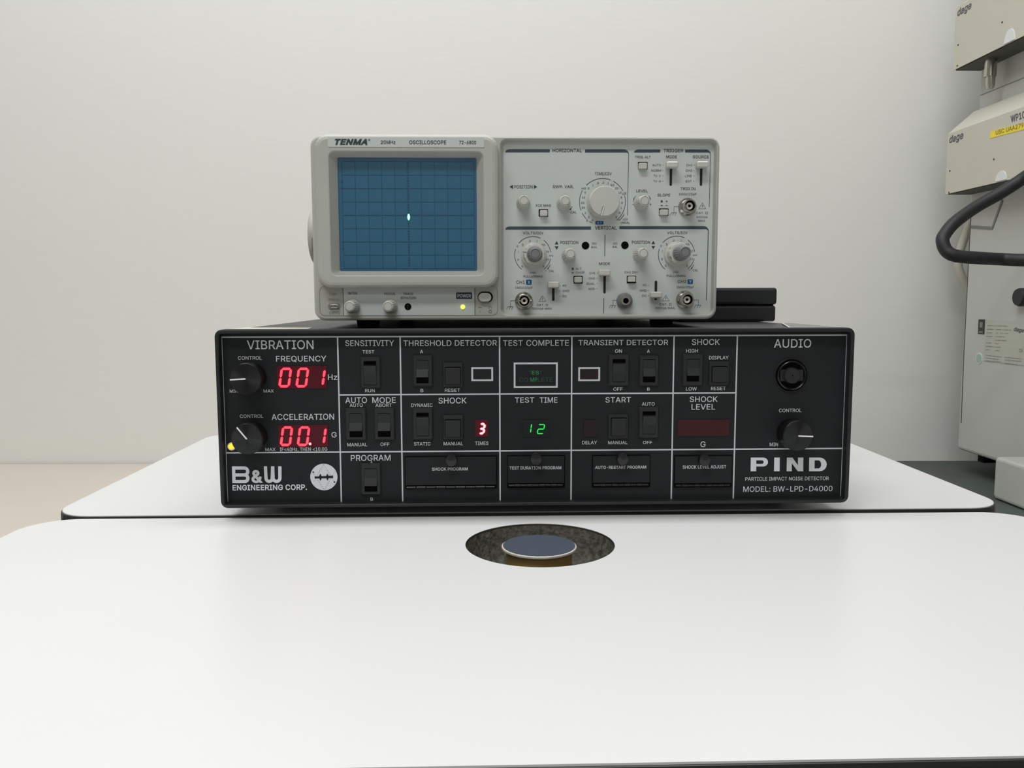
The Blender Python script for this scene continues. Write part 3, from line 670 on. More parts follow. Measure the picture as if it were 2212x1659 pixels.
def round_poly(pts, r, n=10):
    out = []
    m = len(pts)
    for i in range(m):
        p, a, b = Vector(pts[i]), Vector(pts[i - 1]), Vector(pts[(i + 1) % m])
        d1, d2 = (a - p).normalized(), (b - p).normalized()
        half = d1.angle(d2) / 2
        s, e = p + d1 * (r / math.tan(half)), p + d2 * (r / math.tan(half))
        c = p + (d1 + d2).normalized() * (r / sin(half))
        va, ve = s - c, e - c
        a0 = math.atan2(va.y, va.x)
        da = math.atan2(ve.y, ve.x) - a0
        while da > pi:
            da -= 2 * pi
        while da < -pi:
            da += 2 * pi
        out += [(c.x + r * cos(a0 + da * k / n), c.y + r * sin(a0 + da * k / n)) for k in range(n + 1)]
    return out


fo = round_poly(fo_c, 0.034)
# resample so that the outline and the hole carry the same number of points
dense = []
for i in range(len(fo)):
    a, b = Vector(fo[i]), Vector(fo[(i + 1) % len(fo)])
    k = max(1, int((b - a).length / 0.006))
    dense += [a.lerp(b, j / k) for j in range(k)]
fin = inset([tuple(p) for p in dense], 0.0012)
hole_ring = []
for p in fin:
    d = (Vector(p) - HOLE.xy).normalized()
    hole_ring.append(HOLE.xy + d * HR)
mb = MB()
mb.loft([V3(fin, TZ - TT + .001), V3(fin, TZ), V3(hole_ring, TZ), V3(hole_ring, TZ - .0003)], cap0=False, cap1=False)
mb.build('tabletop', 'laminate', front_table)
fod = [tuple(p) for p in dense]
MB().loft([V3(inset(fod, d), z) for d, z in ((0.0013, TZ - 0.0009), (0.0004, TZ - 0.0012), (0, TZ - 0.003), (0, TZ - TT + .002), (0.003, TZ - TT))], cap0=False, cap1=False).build('edge_band', 'band', front_table, 'black plastic edge band')
legged_table(front_table, -0.36, 0.36, -0.33, -0.015)
random.seed(4)
# dark core of the board round the hole, torn foam lining below it
MB().loft([V3(hole_ring, TZ - .0003), V3(hole_ring, TZ - TT + .001), V3(inset([tuple(q) for q in hole_ring], -0.006), TZ - TT + .001)], cap0=False, cap1=False).build('hole_edge', 'board_core', front_table, 'dark board edge of the hole')
mb = MB()
rings = []
for k, (r, z) in enumerate(((HR - .0003, -0.0015), (HR - .0009, -0.006), (HR - .0022, -0.012), (0.0462, -0.018), (0.0435, -0.023), (0.040, -0.027), (0.036, -0.031), (0.0335, -0.034), (0.0325, -0.040), (0.0320, -0.046))):
    jit = 0.0 if k == 0 else 0.0009 + 0.0004 * k
    rings.append([Vector((HOLE.x + (r + random.uniform(-jit, jit * .3)) * cos(2 * pi * i / 90), HOLE.y + (r + random.uniform(-jit, jit * .3)) * sin(2 * pi * i / 90), TZ + z + random.uniform(-jit, jit) * .8)) for i in range(90)])
mb.loft(rings, cap0=False, cap1=False, smooth=True)
mb.build('foam_lining', 'foam', front_table, 'dark torn foam lining of the hole')

# shaker head standing in the hole
DZ = TZ - 0.0012
dc = PZ(1164.5, 1178.0, DZ)
DR = (PZ(1245.5, 1178.0, DZ) - PZ(1083.5, 1178.0, DZ)).length / 2
shk = thing('shaker', 'brass shaker head with slate blue disc inside the round table hole', 'shaker', (dc.x, dc.y, FLOOR))
c = (dc.x, dc.y, 0)
MB().lathe(c, [(0.024, FLOOR), (0.024, DZ - 0.043)], 48, 'z').build('body', 'leg_metal', shk)
MB().lathe(c, [(DR - .001, DZ - 0.047), (DR - .001, DZ - 0.038), (DR - .003, DZ - 0.037), (DR - .003, DZ - 0.0030), (DR - .0016, DZ - 0.0027), (DR - .0016, DZ - 0.0020)], 64, 'z').build('head', 'brass', shk, 'brass cylinder head')
MB().lathe(c, [(DR - .0008, DZ - 0.0020), (DR, DZ - 0.0015), (DR, DZ - .0004), (DR - .0007, DZ), (DR - .004, DZ)], 64, 'z', cap1=False).build('rim', 'pad_rim', shk, 'pale ragged rim')
mb = MB()
mb.loft([[Vector((dc.x + (DR - .0010 + 0.0002 * sin(i * 2.7)) * cos(2 * pi * i / 96), dc.y + (DR - .0010 + 0.0002 * sin(i * 1.9)) * sin(2 * pi * i / 96), z)) for i in range(96)] for z in (DZ - .0004, DZ + .0003)])
mb.build('disc', 'pad', shk, 'slate blue disc')
for a in (205, 250, 292, 335):
    q = (HOLE.x + 0.0365 * cos(radians(a)), HOLE.y + 0.0365 * sin(radians(a)))
    MB().lathe((q[0], q[1], 0), [(0.0034, TZ - 0.045), (0.0034, TZ - 0.0265), (0.0026, TZ - 0.0258), (0.0012, TZ - 0.0256), (0.0012, TZ - 0.028)], 16, 'z').build('terminal', 'brass', front_table, 'small brass terminal')

# ------------------------------------------------------------------ the black test unit
UT = 0.1371
unit = thing('test_unit', 'wide black test unit with red digit displays and rocker switches under the oscilloscope', 'test instrument', (0, 0.2, TZ))
uo = rrect(-0.2376, 0.2376, 0.0034, UT, 0.0055, 6)
R = ring3
mb = MB()
mb.loft([R(inset(uo, 0.0010), 0.43), R(inset(uo, 0.0010), 0.001)])
mb.build('cover', 'black_case', unit)
ui = rrect(-0.2345, 0.2345, 0.0060, UT - 0.0030, 0.0015, 6)
mb = MB()
mb.loft([R(uo, 0.006), R(uo, -0.0065), R(inset(uo, 0.0005), -0.0078), R(inset(uo, 0.0013), -0.008), R(inset(ui, -0.0006), -0.008), R(ui, -0.0074), R(ui, 0.006)], cap0=False, cap1=False, closed=True)
mb.build('bezel', 'black_plastic', unit)
MB().plate(inset(ui, -0.0003), 0.0, 0.0055).build('front_panel', 'black_panel', unit)
for fx in (-0.20, 0.20):
    for fy in (0.060, 0.35):
        MB().lathe((fx, fy, 0), [(0.009, TZ), (0.010, 0.0046)], 20, 'z').build('foot', 'rubber', unit)

# white ruled lines
LY = -0.0003
mb = MB()
LW = 0.00105
tl, tr, br_, bl_ = [PY(u, v, LY) for u, v in ((477.6, 728.6), (1829.6, 723.7), (1817.0, 1076.8), (492.0, 1087.6))]
xl, xr, zb, zt = (tl.x + bl_.x) / 2, (tr.x + br_.x) / 2, (bl_.z + br_.z) / 2, (tl.z + tr.z) / 2
mb.stroke([(xl, LY, zb), (xr, LY, zb), (xr, LY, zt), (xl, LY, zt)], LW, True)
VX = [(PY(a[0], a[1], LY).x + PY(b[0], b[1], LY).x) / 2 for a, b in (((729.8, 728), (736.8, 1082)), ((865.2, 728), (868.9, 1080.5)), ((1079.6, 728), (1079.9, 1078.8)), ((1235.1, 727), (1233.7, 1076.9)), ((1455.2, 727), (1450.8, 1076.4)), ((1591.5, 726.6), (1585.2, 1075.5)))]
Z1 = PY(1079, 851.2, LY).z
Z2 = PY(1080, 974, LY).z
for x in VX:
    mb.stroke([(x, LY, zb + LW * .5), (x, LY, zt - LW * .5)], LW)
for x0, x1, z in [(VX[k], VX[k + 1], Z1) for k in range(5)] + [(q0, q1, Z2) for q0, q1 in zip([xl] + VX, VX + [xr])]:
    mb.stroke([(x0 + LW * .5, LY, z), (x1 - LW * .5, LY, z)], LW)
for reg, x0, y0, x1, y1, t in (('C', 1747, 554, 1998, 706, 0.00135), ('E', 230, 470, 735, 751, 0.00135), ('E', 1001, 526, 1241, 671, 0.00135)):
    a, b, c, d = rect_px(reg, x0, y0, x1, y1, LY)
    mb.stroke([(a, LY, c), (b, LY, c), (b, LY, d), (a, LY, d)], t, True)
mb.build('ruled_lines', 'silk_grey', unit)

TY = -0.0004
BW = 0.006
inscribe(unit, 'silk_grey', TY, BW, (
    ('A', 'VIBRATION', 645, 380, 1640, 515), ('A', 'CONTROL', 512, 617, 868, 672), ('A', 'FREQUENCY', 1080, 612, 1832, 705), ('A', 'Hz', 1855, 890, 1995, 972),
    ('A', 'MIN', 388, 1118, 511, 1162), ('A', 'MAX', 893, 1115, 1047, 1160), ('B', 'CONTROL', 540, 105, 890, 158), ('B', 'ACCELERATION', 1012, 97, 1948, 187),
    ('B', 'G', 1908, 368, 1985, 450), ('B', 'MAX', 920, 605, 1073, 652), ('B', 'IF<40Hz, THEN <10.0G', 1137, 598, 1845, 662),
    ('C', 'SENSITIVITY', 150, 203, 763, 277), ('C', 'TEST', 367, 328, 515, 370), ('C', 'RUN', 400, 816, 520, 857), ('C', 'THRESHOLD DETECTOR', 880, 203, 2058, 275),
    ('C', 'A', 1090, 325, 1130, 368), ('C', 'B', 1097, 815, 1133, 855), ('C', 'RESET', 1403, 810, 1593, 852),
    ('D', 'AUTO', 150, 105, 423, 180), ('D', 'MODE', 490, 105, 785, 178), ('D', 'AUTO', 205, 184, 370, 228), ('D', 'ABORT', 530, 184, 735, 228), ('D', 'SHOCK', 1322, 110, 1675, 185),
    ('D', 'DYNAMIC', 980, 183, 1248, 228), ('D', 'MANUAL', 175, 680, 425, 723), ('D', 'OFF', 592, 675, 705, 718), ('D', 'STATIC', 1015, 670, 1222, 713), ('D', 'MANUAL', 1387, 667, 1630, 710),
    ('D', 'TIMES', 1782, 662, 1950, 707), ('D', 'PROGRAM', 220, 830, 720, 905), ('D', 'A', 468, 905, 492, 935), ('D', 'B', 467, 1367, 500, 1407),
    ('E', 'TEST', 92, 192, 327, 260), ('E', 'COMPLETE', 370, 190, 878, 260), ('E', 'TRANSIENT DETECTOR', 992, 188, 2065, 253), ('E', 'ON', 1430, 302, 1512, 343), ('E', 'A', 1812, 303, 1845, 342),
    ('E', 'OFF', 1410, 757, 1520, 797), ('E', 'B', 1813, 758, 1845, 795), ('E', 'TEST', 233, 875, 465, 940), ('E', 'TIME', 530, 875, 742, 940), ('E', 'START', 1315, 872, 1620, 938), ('E', 'AUTO', 1750, 935, 1903, 977),
    ('F', 'DELAY', 1037, 622, 1215, 662), ('F', 'MANUAL', 1348, 622, 1580, 662), ('F', 'OFF', 1763, 621, 1872, 660),
    ('G', 'SHOCK', 287, 170, 605, 238), ('G', 'HIGH', 222, 285, 357, 325), ('G', 'DISPLAY', 483, 362, 705, 403), ('G', 'LOW', 220, 717, 343, 757), ('G', 'RESET', 505, 712, 672, 752),
    ('G', 'SHOCK', 263, 823, 580, 887), ('G', 'LEVEL', 283, 910, 553, 973), ('G', 'AUDIO', 1222, 170, 1645, 270), ('G', 'CONTROL', 1278, 962, 1535, 1003),
    ('H', 'G', 385, 492, 443, 558), ('H', 'MIN', 1173, 507, 1267, 547), ('H', 'PARTICLE IMPACT NOISE DETECTOR', 895, 895, 1845, 937), ('H', 'MODEL: BW-LPD-D4000', 872, 1000, 1887, 1064),
))

# maker's wordmarks
loops = []


def B_(pts, wpx):
    P = [at('B', x, y, TY) for x, y in pts]
    w_ = (at('B', wpx, 0, TY) - at('B', 0, 0, TY)).length
    t = MB().stroke(P, w_)
    for f in t.f:
        l = [(t.v[q].x, t.v[q].z) for q in f]
        if sum(a[0] * b[1] - b[0] * a[1] for a, b in zip(l, l[1:] + l[:1])) < 0:
            l.reverse()
        loops.append(l)


arc_b = lambda cx, cy, rx, ry, a0, a1, n=8: [(cx + rx * cos(radians(a0 + (a1 - a0) * k / n)), cy + ry * sin(radians(a0 + (a1 - a0) * k / n))) for k in range(n + 1)]
B_([(446, 881), (452, 1131)], 50)
B_([(470, 906)] + arc_b(610, 957, 48, 51, -90, 90) + [(470, 1008)], 50)
B_([(470, 1008)] + arc_b(612, 1058, 48, 50, -90, 90) + [(470, 1108)], 50)
B_([(922, 880), (930, 1055)] + arc_b(978, 1055, 48, 50, 180, 30) + [(1024, 1066), (1030, 880)], 50)
B_([(1030, 880), (1036, 1062)] + arc_b(1088, 1055, 50, 50, 150, 0) + [(1138, 1050), (1137, 880)], 50)
mb = MB()
vs, fs = fill(loops)
mb.add([(x, TY, z) for x, z in vs], fs)
write(mb, 'B', '&', 712, 935, 883, 1130, TY, 0.03)
mb.build('wordmark', 'emblem', unit, 'large pale lettering')
inscribe(unit, 'emblem', TY, 0.02, (('B', 'ENGINEERING CORP.', 430, 1153, 1542, 1238),))
mb = MB()
H_ = lambda pts: [at('H', x, y, TY) for x, y in pts]
arc_h = lambda cx, cy, rx, ry, a0, a1, n=8: [(cx + rx * cos(radians(a0 + (a1 - a0) * k / n)), cy + ry * sin(radians(a0 + (a1 - a0) * k / n))) for k in range(n + 1)]


def solid_letter(loops):
    mb = MB()
    flat = [[(p.x, p.z) for p in H_(l)] for l in loops]
    area = lambda c: sum(a[0] * b[1] - b[0] * a[1] for a, b in zip(c, c[1:] + c[:1]))
    flat = [l if (area(l) > 0) == (k == 0) else l[::-1] for k, l in enumerate(flat)]
    vs, fs = fill(flat)
    mb.add([(x, TY, z) for x, z in vs], fs)
    mb.build('wordmark', 'emblem', unit, 'heavy pale letter')


solid_letter([[(955, 832), (958, 676)] + [(1100, 676)] + arc_h(1098, 727, 56, 51, -90, 90) + [(1020, 778), (1018, 832)], [(1020, 708), (1020, 748)] + [(1080, 748)] + arc_h(1082, 728, 22, 20, 90, -90)])
solid_letter([[(1222, 832), (1225, 676), (1288, 676), (1286, 832)]])
solid_letter([[(1365, 832), (1368, 676), (1432, 676), (1494, 764), (1494, 676), (1556, 676), (1554, 832), (1492, 832), (1424, 740), (1424, 832)]])
solid_letter([[(1620, 832), (1622, 676), (1742, 676)] + arc_h(1742, 754, 80, 78, -90, 90), [(1684, 708), (1683, 800), (1730, 800)] + arc_h(1728, 754, 30, 46, 90, -90)])


# round emblem
ec = at('B', 1795, 1040, TY)
er = (at('B', 1998, 1040, TY) - at('B', 1592, 1040, TY)).length / 2
mb = MB()
mb.poly([(ec.x + er * cos(2 * pi * i / 64), TY, ec.z + er * sin(2 * pi * i / 64)) for i in range(64)])
em = mb.build('emblem', 'emblem', unit, 'round pale emblem')
mb = MB()
EY = TY - 0.0002
for pa, pb in (((1790, 850), (1640, 1115)), ((1790, 850), (1900, 1020)), ((1965, 945), (1800, 1235)), ((1640, 985), (1800, 1235)), ((1900, 1020), (1950, 1110))):
    a, b = at('B', *pa, EY), at('B', *pb, EY)
    n = max(3, int((b - a).length / 0.0017))
    for k in range(n):
        mb.stroke([a.lerp(b, (k + .2) / n), a.lerp(b, (k + .55) / n)], 0.00026)
E_ = lambda pts, k=[0]: (k.__setitem__(0, k[0] + 1), mb.poly([at('B', x, y, EY - .00004 * k[0]) for x, y in pts]))
E_([(1655, 1033), (1930, 1020), (1932, 1055), (1657, 1062)])
E_([(1722, 1035), (1735, 998), (1750, 998), (1757, 1035), (1757, 1060), (1750, 1090), (1738, 1090), (1728, 1060)])
E_([(1830, 1030), (1840, 997), (1855, 997), (1862, 1030), (1862, 1055), (1854, 1087), (1842, 1087), (1833, 1055)])
for x, y in ((1635, 967), (1952, 1115)):
    p = at('B', x, y, EY)
    mb.poly([(p.x + .0006 * cos(2 * pi * i / 16), EY, p.z + .0006 * sin(2 * pi * i / 16)) for i in range(16)])
mb.build('emblem_drawing', 'emblem_dark', em)


# seven segment digits
SEG = {'0': 'abcdef', '1': 'bc', '2': 'abged', '3': 'abgcd'}


def digit(mb, reg, ch, x0, y0, x1, y1, slant, th, Y, grow=0.0):
    """x0..x1: the foot of the digit; its head leans slant to the right"""
    h = y1 - y0
    g = th * 0.12 - grow
    t = th / 2 + grow
    xm0, xm1, ym = x0 + th / 2, x1 - th / 2, (y0 + y1) / 2
    ya, yd = y0 + th / 2, y1 - th / 2
    ends = {'a': ((xm0, ya), (xm1, ya)), 'g': ((xm0, ym), (xm1, ym)), 'd': ((xm0, yd), (xm1, yd)),
            'f': ((xm0, ya), (xm0, ym)), 'b': ((xm1, ya), (xm1, ym)), 'e': ((xm0, ym), (xm0, yd)), 'c': ((xm1, ym), (xm1, yd))}
    for s in SEG[ch]:
        (ax, ay), (bx, by) = ends[s]
        if s in 'agd':
            pts = [(ax + g, ay), (ax + g + t, ay - t), (bx - g - t, ay - t), (bx - g, ay), (bx - g - t, ay + t), (ax + g + t, ay + t)]
        else:
            pts = [(ax, ay + g), (ax + t, ay + g + t), (ax + t, by - g - t), (ax, by - g), (ax - t, by - g - t), (ax - t, ay + g + t)]
        mb.poly([at(reg, x + slant * (y1 - y) / h, y, Y) for x, y in pts])


def window(name, reg, x0, y0, x1, y1, m, label, Y=-0.0006, r=0.0004):
    a, b, c, d = rect_px(reg, x0, y0, x1, y1, Y)
    return MB().plate(rrect(a, b, c, d, r, 3), Y, 0.0).build(name, m, unit, label)


def digits(parent, reg, items, th, hot='led_red', halo='led_halo', grow=4):
    for ch, x0, y0, x1, y1, sl in items:
        mb = MB()
        digit(mb, reg, ch, x0, y0, x1, y1, sl, th, -0.0010)
        o = mb.build('digit', hot, parent)
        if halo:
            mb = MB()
            digit(mb, reg, ch, x0, y0, x1, y1, sl, th, -0.0008, grow)  # wider emissive copy behind the segments, the red glow drawn as shape
            mb.build('digit_halo', halo, parent)


wf = window('frequency_display', 'A', 1092, 765, 1838, 1100, 'red_window', 'red digits reading 001')
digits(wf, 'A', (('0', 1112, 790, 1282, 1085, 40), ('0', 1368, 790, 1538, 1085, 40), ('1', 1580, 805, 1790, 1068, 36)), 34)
wa = window('acceleration_display', 'B', 1115, 262, 1860, 595, 'red_window', 'red digits reading 00.1')
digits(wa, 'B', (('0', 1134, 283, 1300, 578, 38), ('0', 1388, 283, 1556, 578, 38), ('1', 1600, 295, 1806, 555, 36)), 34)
p = at('B', 1588, 545, -0.001)
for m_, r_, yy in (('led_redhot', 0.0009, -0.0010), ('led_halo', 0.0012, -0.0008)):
    MB().poly([(p.x + r_ * cos(2 * pi * i / 24), yy, p.z + r_ * sin(2 * pi * i / 24)) for i in range(24)]).build('decimal_point', m_, wa)  # the larger disc behind is painted red glow
ws = window('shock_times_display', 'D', 1783, 388, 1948, 603, 'red_window', 'small red digit 3')
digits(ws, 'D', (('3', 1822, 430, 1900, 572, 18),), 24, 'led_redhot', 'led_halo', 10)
wt = window('test_time_display', 'F', 330, 370, 640, 575, 'smoke', 'dark window with green 12')
digits(wt, 'F', (('1', 350, 413, 425, 530, 16), ('2', 494, 420, 578, 541, 18)), 13, 'led_green', None)
window('delay_display', 'F', 1055, 370, 1215, 575, 'red_faint', 'unlit dark red window')
window('shock_level_display', 'H', 127, 245, 713, 433, 'red_dim', 'unlit wide dark red window')
wm = window('message_window', 'E', 246, 486, 720, 735, 'smoke', 'framed dark window with dim green words', r=0.0006)
mb = MB()
write(mb, 'E', 'ES', 436, 557, 522, 603, -0.0009, 0.006)
write(mb, 'E', 'MP', 418, 640, 500, 690, -0.0009, 0.006)
mb.build('lit_lettering', 'msg_green', wm)
mb = MB()
write(mb, 'E', 'T', 400, 557, 432, 603, -0.0009, 0.0)
write(mb, 'E', 'T', 527, 557, 560, 603, -0.0009, 0.0)
write(mb, 'E', 'CO', 288, 641, 390, 690, -0.0009, 0.0)
write(mb, 'E', 'LETE', 508, 641, 685, 690, -0.0009, 0.0)
mb.build('dim_lettering', 'msg_dim', wm)
window('threshold_lamp_window', 'C', 1760, 568, 1985, 692, 'smoke', 'small dark window in a white frame')
window('transient_lamp_window', 'E', 1014, 538, 1228, 658, 'red_faint', 'small dark red window in a white frame')


def switch_frame(reg, fr, op, name):
    a, b, c, d = rect_px(reg, *fr, -0.0015)
    e, f, g, h = rect_px(reg, *op, -0.0015)
    o1, o2, i1 = rrect(a, b, c, d, 0.0006, 3), rrect(a + .0007, b - .0007, c + .0007, d - .0007, 0.0005, 3), rrect(e, f, g, h, 0.0003, 3)
    o = MB().loft([R(o1, 0.0), R(o1, -0.0012), R(o2, -0.002), R(i1, -0.002), R(i1, -0.0002)], cap0=False, cap1=False).build(name, 'black_plastic', unit)
    MB().plate(i1, -0.0003, -0.0001).build('well', 'black_void', o)
    return o, (e, f, g, h)


def rocker_switch(reg, fr, op, up_gap):
    o, (e, f, g, h) = switch_frame(reg, fr, op, 'rocker_switch')
    H = h - g
    x0, x1 = e + .00015, f - .00015
    if up_gap:
        prof = [(g + .0003, -0.0004), (g + .0004, -0.0024), (g + H * .40, -0.0021), (h - H * .22, -0.0040), (h - H * .205, -0.0038), (h - H * .17, -0.0006)]
    else:
        prof = [(h - .0003, -0.0004), (h - .0004, -0.0022), (g + H * .60, -0.0018), (g + H * .285, -0.0038), (g + H * .27, -0.0038), (g + H * .24, -0.0006)]
    mb = MB()
    mb.loft([[Vector((x, y, z)) for z, y in prof] for x in (x0, x1)])
    mb.build('rocker', 'black_plastic', o)


for a in (('C', (340, 412, 592, 805), (385, 465, 543, 768), True), ('C', (1000, 395, 1247, 785), (1043, 452, 1197, 745), False),
          ('D', (152, 243, 412, 645), (203, 307, 367, 607), False), ('D', (512, 241, 770, 645), (560, 307, 720, 605), False),
          ('D', (997, 239, 1250, 640), (1045, 298, 1203, 592), True), ('D', (347, 937, 598, 1335), (392, 1000, 552, 1293), False),
          ('E', (1352, 361, 1598, 740), (1400, 418, 1553, 692), True), ('E', (1720, 376, 1952, 740), (1762, 420, 1910, 697), False),
          ('F', (1715, 211, 1952, 590), (1757, 268, 1912, 540), True), ('G', (183, 337, 415, 703), (227, 397, 370, 655), False)):
    rocker_switch(*a)
for reg, fr, op in (('C', (1378, 483, 1632, 795), (1403, 540, 1605, 758)), ('D', (1380, 331, 1635, 640), (1403, 383, 1606, 608)),
                    ('F', (1348, 304, 1590, 600), (1380, 342, 1563, 560)), ('G', (483, 424, 715, 700), (510, 478, 690, 662))):
    o, (e, f, g, h) = switch_frame(reg, fr, op, 'push_button')
    MB().plate(rrect(e + .0003, f - .0003, g + .0003, h - .0006, 0.0004, 3), -0.0034, -0.0003, 0.0004).build('button_cap', 'black_plastic', o)


def access_door(reg, x0, y0, x1, y1, hy, screw, word, wb):
    a, b, c, d = rect_px(reg, x0, y0, x1, y1, -0.0006)
    hz = at(reg, x0, hy, -0.0006).z
    o = MB().plate(rrect(a, b, c, d, 0.0004, 3), -0.0005, 0.0).build('access_door', 'black_void', unit)
    MB().plate(rrect(a + .0005, b - .0006, hz, d - .0006, 0.0004, 3), -0.0016, -0.0004, 0.0003).build('door_panel', 'black_panel', o)
    mb = MB()
    n = 9
    hx0, hx1 = a + .0012, b - .0014
    for k in range(n):
        u0, u1 = hx0 + (hx1 - hx0) * k / n, hx0 + (hx1 - hx0) * (k + 0.93) / n
        rr = 0.00115 if k % 2 else 0.00095
        mb.loft([[Vector((x, -0.0012 + rr * cos(2 * pi * i / 12), hz - 0.0016 + rr * sin(2 * pi * i / 12))) for i in range(12)] for x in (u0, u1)], smooth=True)
    mb.build('hinge', 'black_gloss', o, 'glossy black piano hinge')
    s = at(reg, *screw, -0.008)
    MB().lathe((s.x, 0, s.z), [(0.0030, 0.001), (0.0030, 0.0035), (0.0043, 0.0036), (0.0045, 0.0040), (0.0045, 0.0072), (0.0041, 0.0080), (0.0, 0.0083)], 36, 'y', ribs=18, depth=0.00022, ribrange=(3, 4), cap1=False).build('thumb_screw', 'black_gloss', o)
    mb = MB()
    write(mb, reg, word, *wb, -0.0018, 0.012)
    mb.build('door_lettering', 'silk_grey', o)


access_door('D', 900, 845, 2060, 1257, 1212, (1482, 905), 'SHOCK PROGRAM', (1240, 988, 1690, 1028))
access_door('F', 140, 795, 832, 1182, 1128, (488, 845), 'TEST DURATION PROGRAM', (170, 925, 788, 963))
access_door('F', 1155, 790, 1852, 1177, 1122, (1525, 845), 'AUTO-RESTART PROGRAM', (1192, 918, 1802, 955))
access_door('H', 85, 650, 745, 1015, 968, (437, 710), 'SHOCK LEVEL ADJUST', (183, 763, 678, 802))

# turned face of the control knobs: anisotropic metal, the grain runs round the axis
kf = M['knob_face'] = mat('turned_black_aluminium', (62, 63, 65), 0.24, metal=0.95)
kb = kf.node_tree.nodes["Principled BSDF"]
kb.inputs["Anisotropic"].default_value = 0.95
tn = kf.node_tree.nodes.new("ShaderNodeTangent")
tn.direction_type = 'RADIAL'
tn.axis = 'Y'
kf.node_tree.links.new(tn.outputs[0], kb.inputs["Tangent"])


def control_knob(reg, fx, fy, tip, prot=0.0165, r=0.0116):
    s = at(reg, fx, fy, -prot)
    c = (s.x, 0, s.z)
    o = MB().lathe(c, [(r * .9, 0.0003), (r * .95, 0.0016), (r * .95, 0.0045), (r * .97, 0.005), (r * 1.0, 0.0053), (r * 1.0, prot - 0.0012), (r * .985, prot - 0.0004), (r * .95, prot)], 72, 'y', ribs=36, depth=0.00025, ribrange=(4, 5)).build('control_knob', 'anodised', unit)
    MB().lathe(c, [(r * .95, prot - 0.0001), (r * .94, prot + .0001), (0.0, prot + .0001)], 64, 'y', smooth=False, cap0=False, cap1=False).build('knob_face', 'knob_face', o)
    e = at(reg, *tip, -prot)
    d = Vector((e.x - s.x, 0, e.z - s.z)).normalized()
    yy = -prot - 0.0003
    MB().stroke([Vector((s.x, yy, s.z)), Vector((s.x, yy, s.z)) + d * r * .97], 0.00105).build('pointer_line', 'line_white', o, 'white pointer line')


control_knob('A', 625, 958, (388, 970))
control_knob('B', 645, 475, (497, 300))
control_knob('H', 1497, 430, (1670, 436))

# amber pilot lamp peeping out behind the lower knob
s = at('B', 412, 586, -0.002)
pl = MB().lathe((s.x, 0, s.z), [(0.0031, 0.0), (0.0031, 0.0015), (0.0028, 0.002), (0.0023, 0.002), (0.0023, 0.0008)], 32, 'y', cap1=False).build('pilot_lamp', 'ptfe', unit, 'pale lamp ring')
MB().lathe((s.x, 0, s.z), [(0.0022, 0.0006), (0.0021, 0.002), (0.0013, 0.0030), (0.0, 0.0032)], 24, 'y', cap1=False).build('lamp_lens', 'amber', pl, 'lit amber lens')

# audio socket
s = at('G', 1420, 583, -0.001)
c = (s.x, 0, s.z)
rj = (at('G', 1612, 585, 0) - at('G', 1228, 585, 0)).length / 2
jack = MB().lathe(c, [(rj, 0.0002), (rj, 0.0008), (rj * .97, 0.0012), (rj * .945, 0.0010), (rj * .94, 0.0005)], 56, 'y', cap1=False).build('audio_socket', 'black_plastic', unit)
MB().lathe(c, [(rj * .94, 0.0004), (0.0, 0.0004)], 48, 'y', cap0=False, cap1=False).build('socket_well', 'black_void', jack)
MB().lathe(c, [(rj * .86, 0.0005), (rj * .85, 0.0026), (rj * .80, 0.0030), (rj * .74, 0.0024), (rj * .70, 0.0008)], 48, 'y', cap0=False, cap1=False).build('socket_ring', 'black_gloss', jack)
MB().box(s.x - rj * .68, s.x + rj * .68, -0.0018, -0.0004, s.z - rj * .34, s.z + rj * .34, .0004).build('socket_bar', 'black_plastic', jack)
MB().lathe((s.x - .0006, 0, s.z), [(rj * .47, 0.0004), (rj * .47, 0.0045), (rj * .43, 0.0052), (0.0006, 0.0052), (0.0006, 0.003)], 40, 'y').build('socket_core', 'black_plastic', jack)

# ------------------------------------------------------------------ things lying on the test unit
paper = MB()
pw = [(-0.2340, 0.0100), (-0.1740, 0.0130), (-0.1745, 0.0340), (-0.2270, 0.0420)]
tag(paper.slab(pw, UT - 0.0010 + 0.0002, UT - 0.0002).build('paper_label', 'paper'), 'cream paper strip lying on top of the black unit near its front left corner', 'paper')
sl = [(0.191, 0.0030), (0.2320, 0.0030), (0.2335, 0.1120), (0.2240, 0.1120)]
slv = MB().slab(round_poly([(x, y) for x, y in sl], 0.003, 5), UT - 0.0008, UT - 0.0002).build('plastic_sleeve', 'sleeve')
tag(slv, 'grey plastic sleeve with white rim lying on the black unit near its front right corner', 'sleeve')
so = round_poly(sl, 0.003, 5)
mb = MB()
mb.loft([V3(so, UT - 0.0002), V3(so, UT + 0.0001), V3(inset(so, .0012), UT + 0.0001), V3(inset(so, .0012), UT - 0.0002)], cap0=False, cap1=False, closed=True)
mb.build('white_rim', 'sticker_white', slv, 'white rim')

CY0 = 0.19
cx1 = PY(1678.8, 650, CY0).x
cz_top, cz_mid = PY(1620, 621.5, CY0).z, PY(1620, 658.5, CY0).z
cz_bot = UT - 0.0009
ccase = thing('carrying_case', 'small black clamshell case on the black unit behind the oscilloscope', 'case', (0.2, CY0 + .06, UT))
MB().box(0.1505, cx1 - .0006, CY0, CY0 + .12, cz_bot, cz_mid - .0006, 0.0028).build('base', 'black_plastic', ccase)
MB().box(0.1505, cx1, CY0 - .0008, CY0 + .12, cz_mid + .0002, cz_top, 0.0028).build('lid', 'black_plastic', ccase)
MB().box(0.1515, cx1 - .003, CY0 + .002, CY0 + .118, cz_mid - .0012, cz_mid + .0006).build('seam_gasket', 'black_void', ccase)

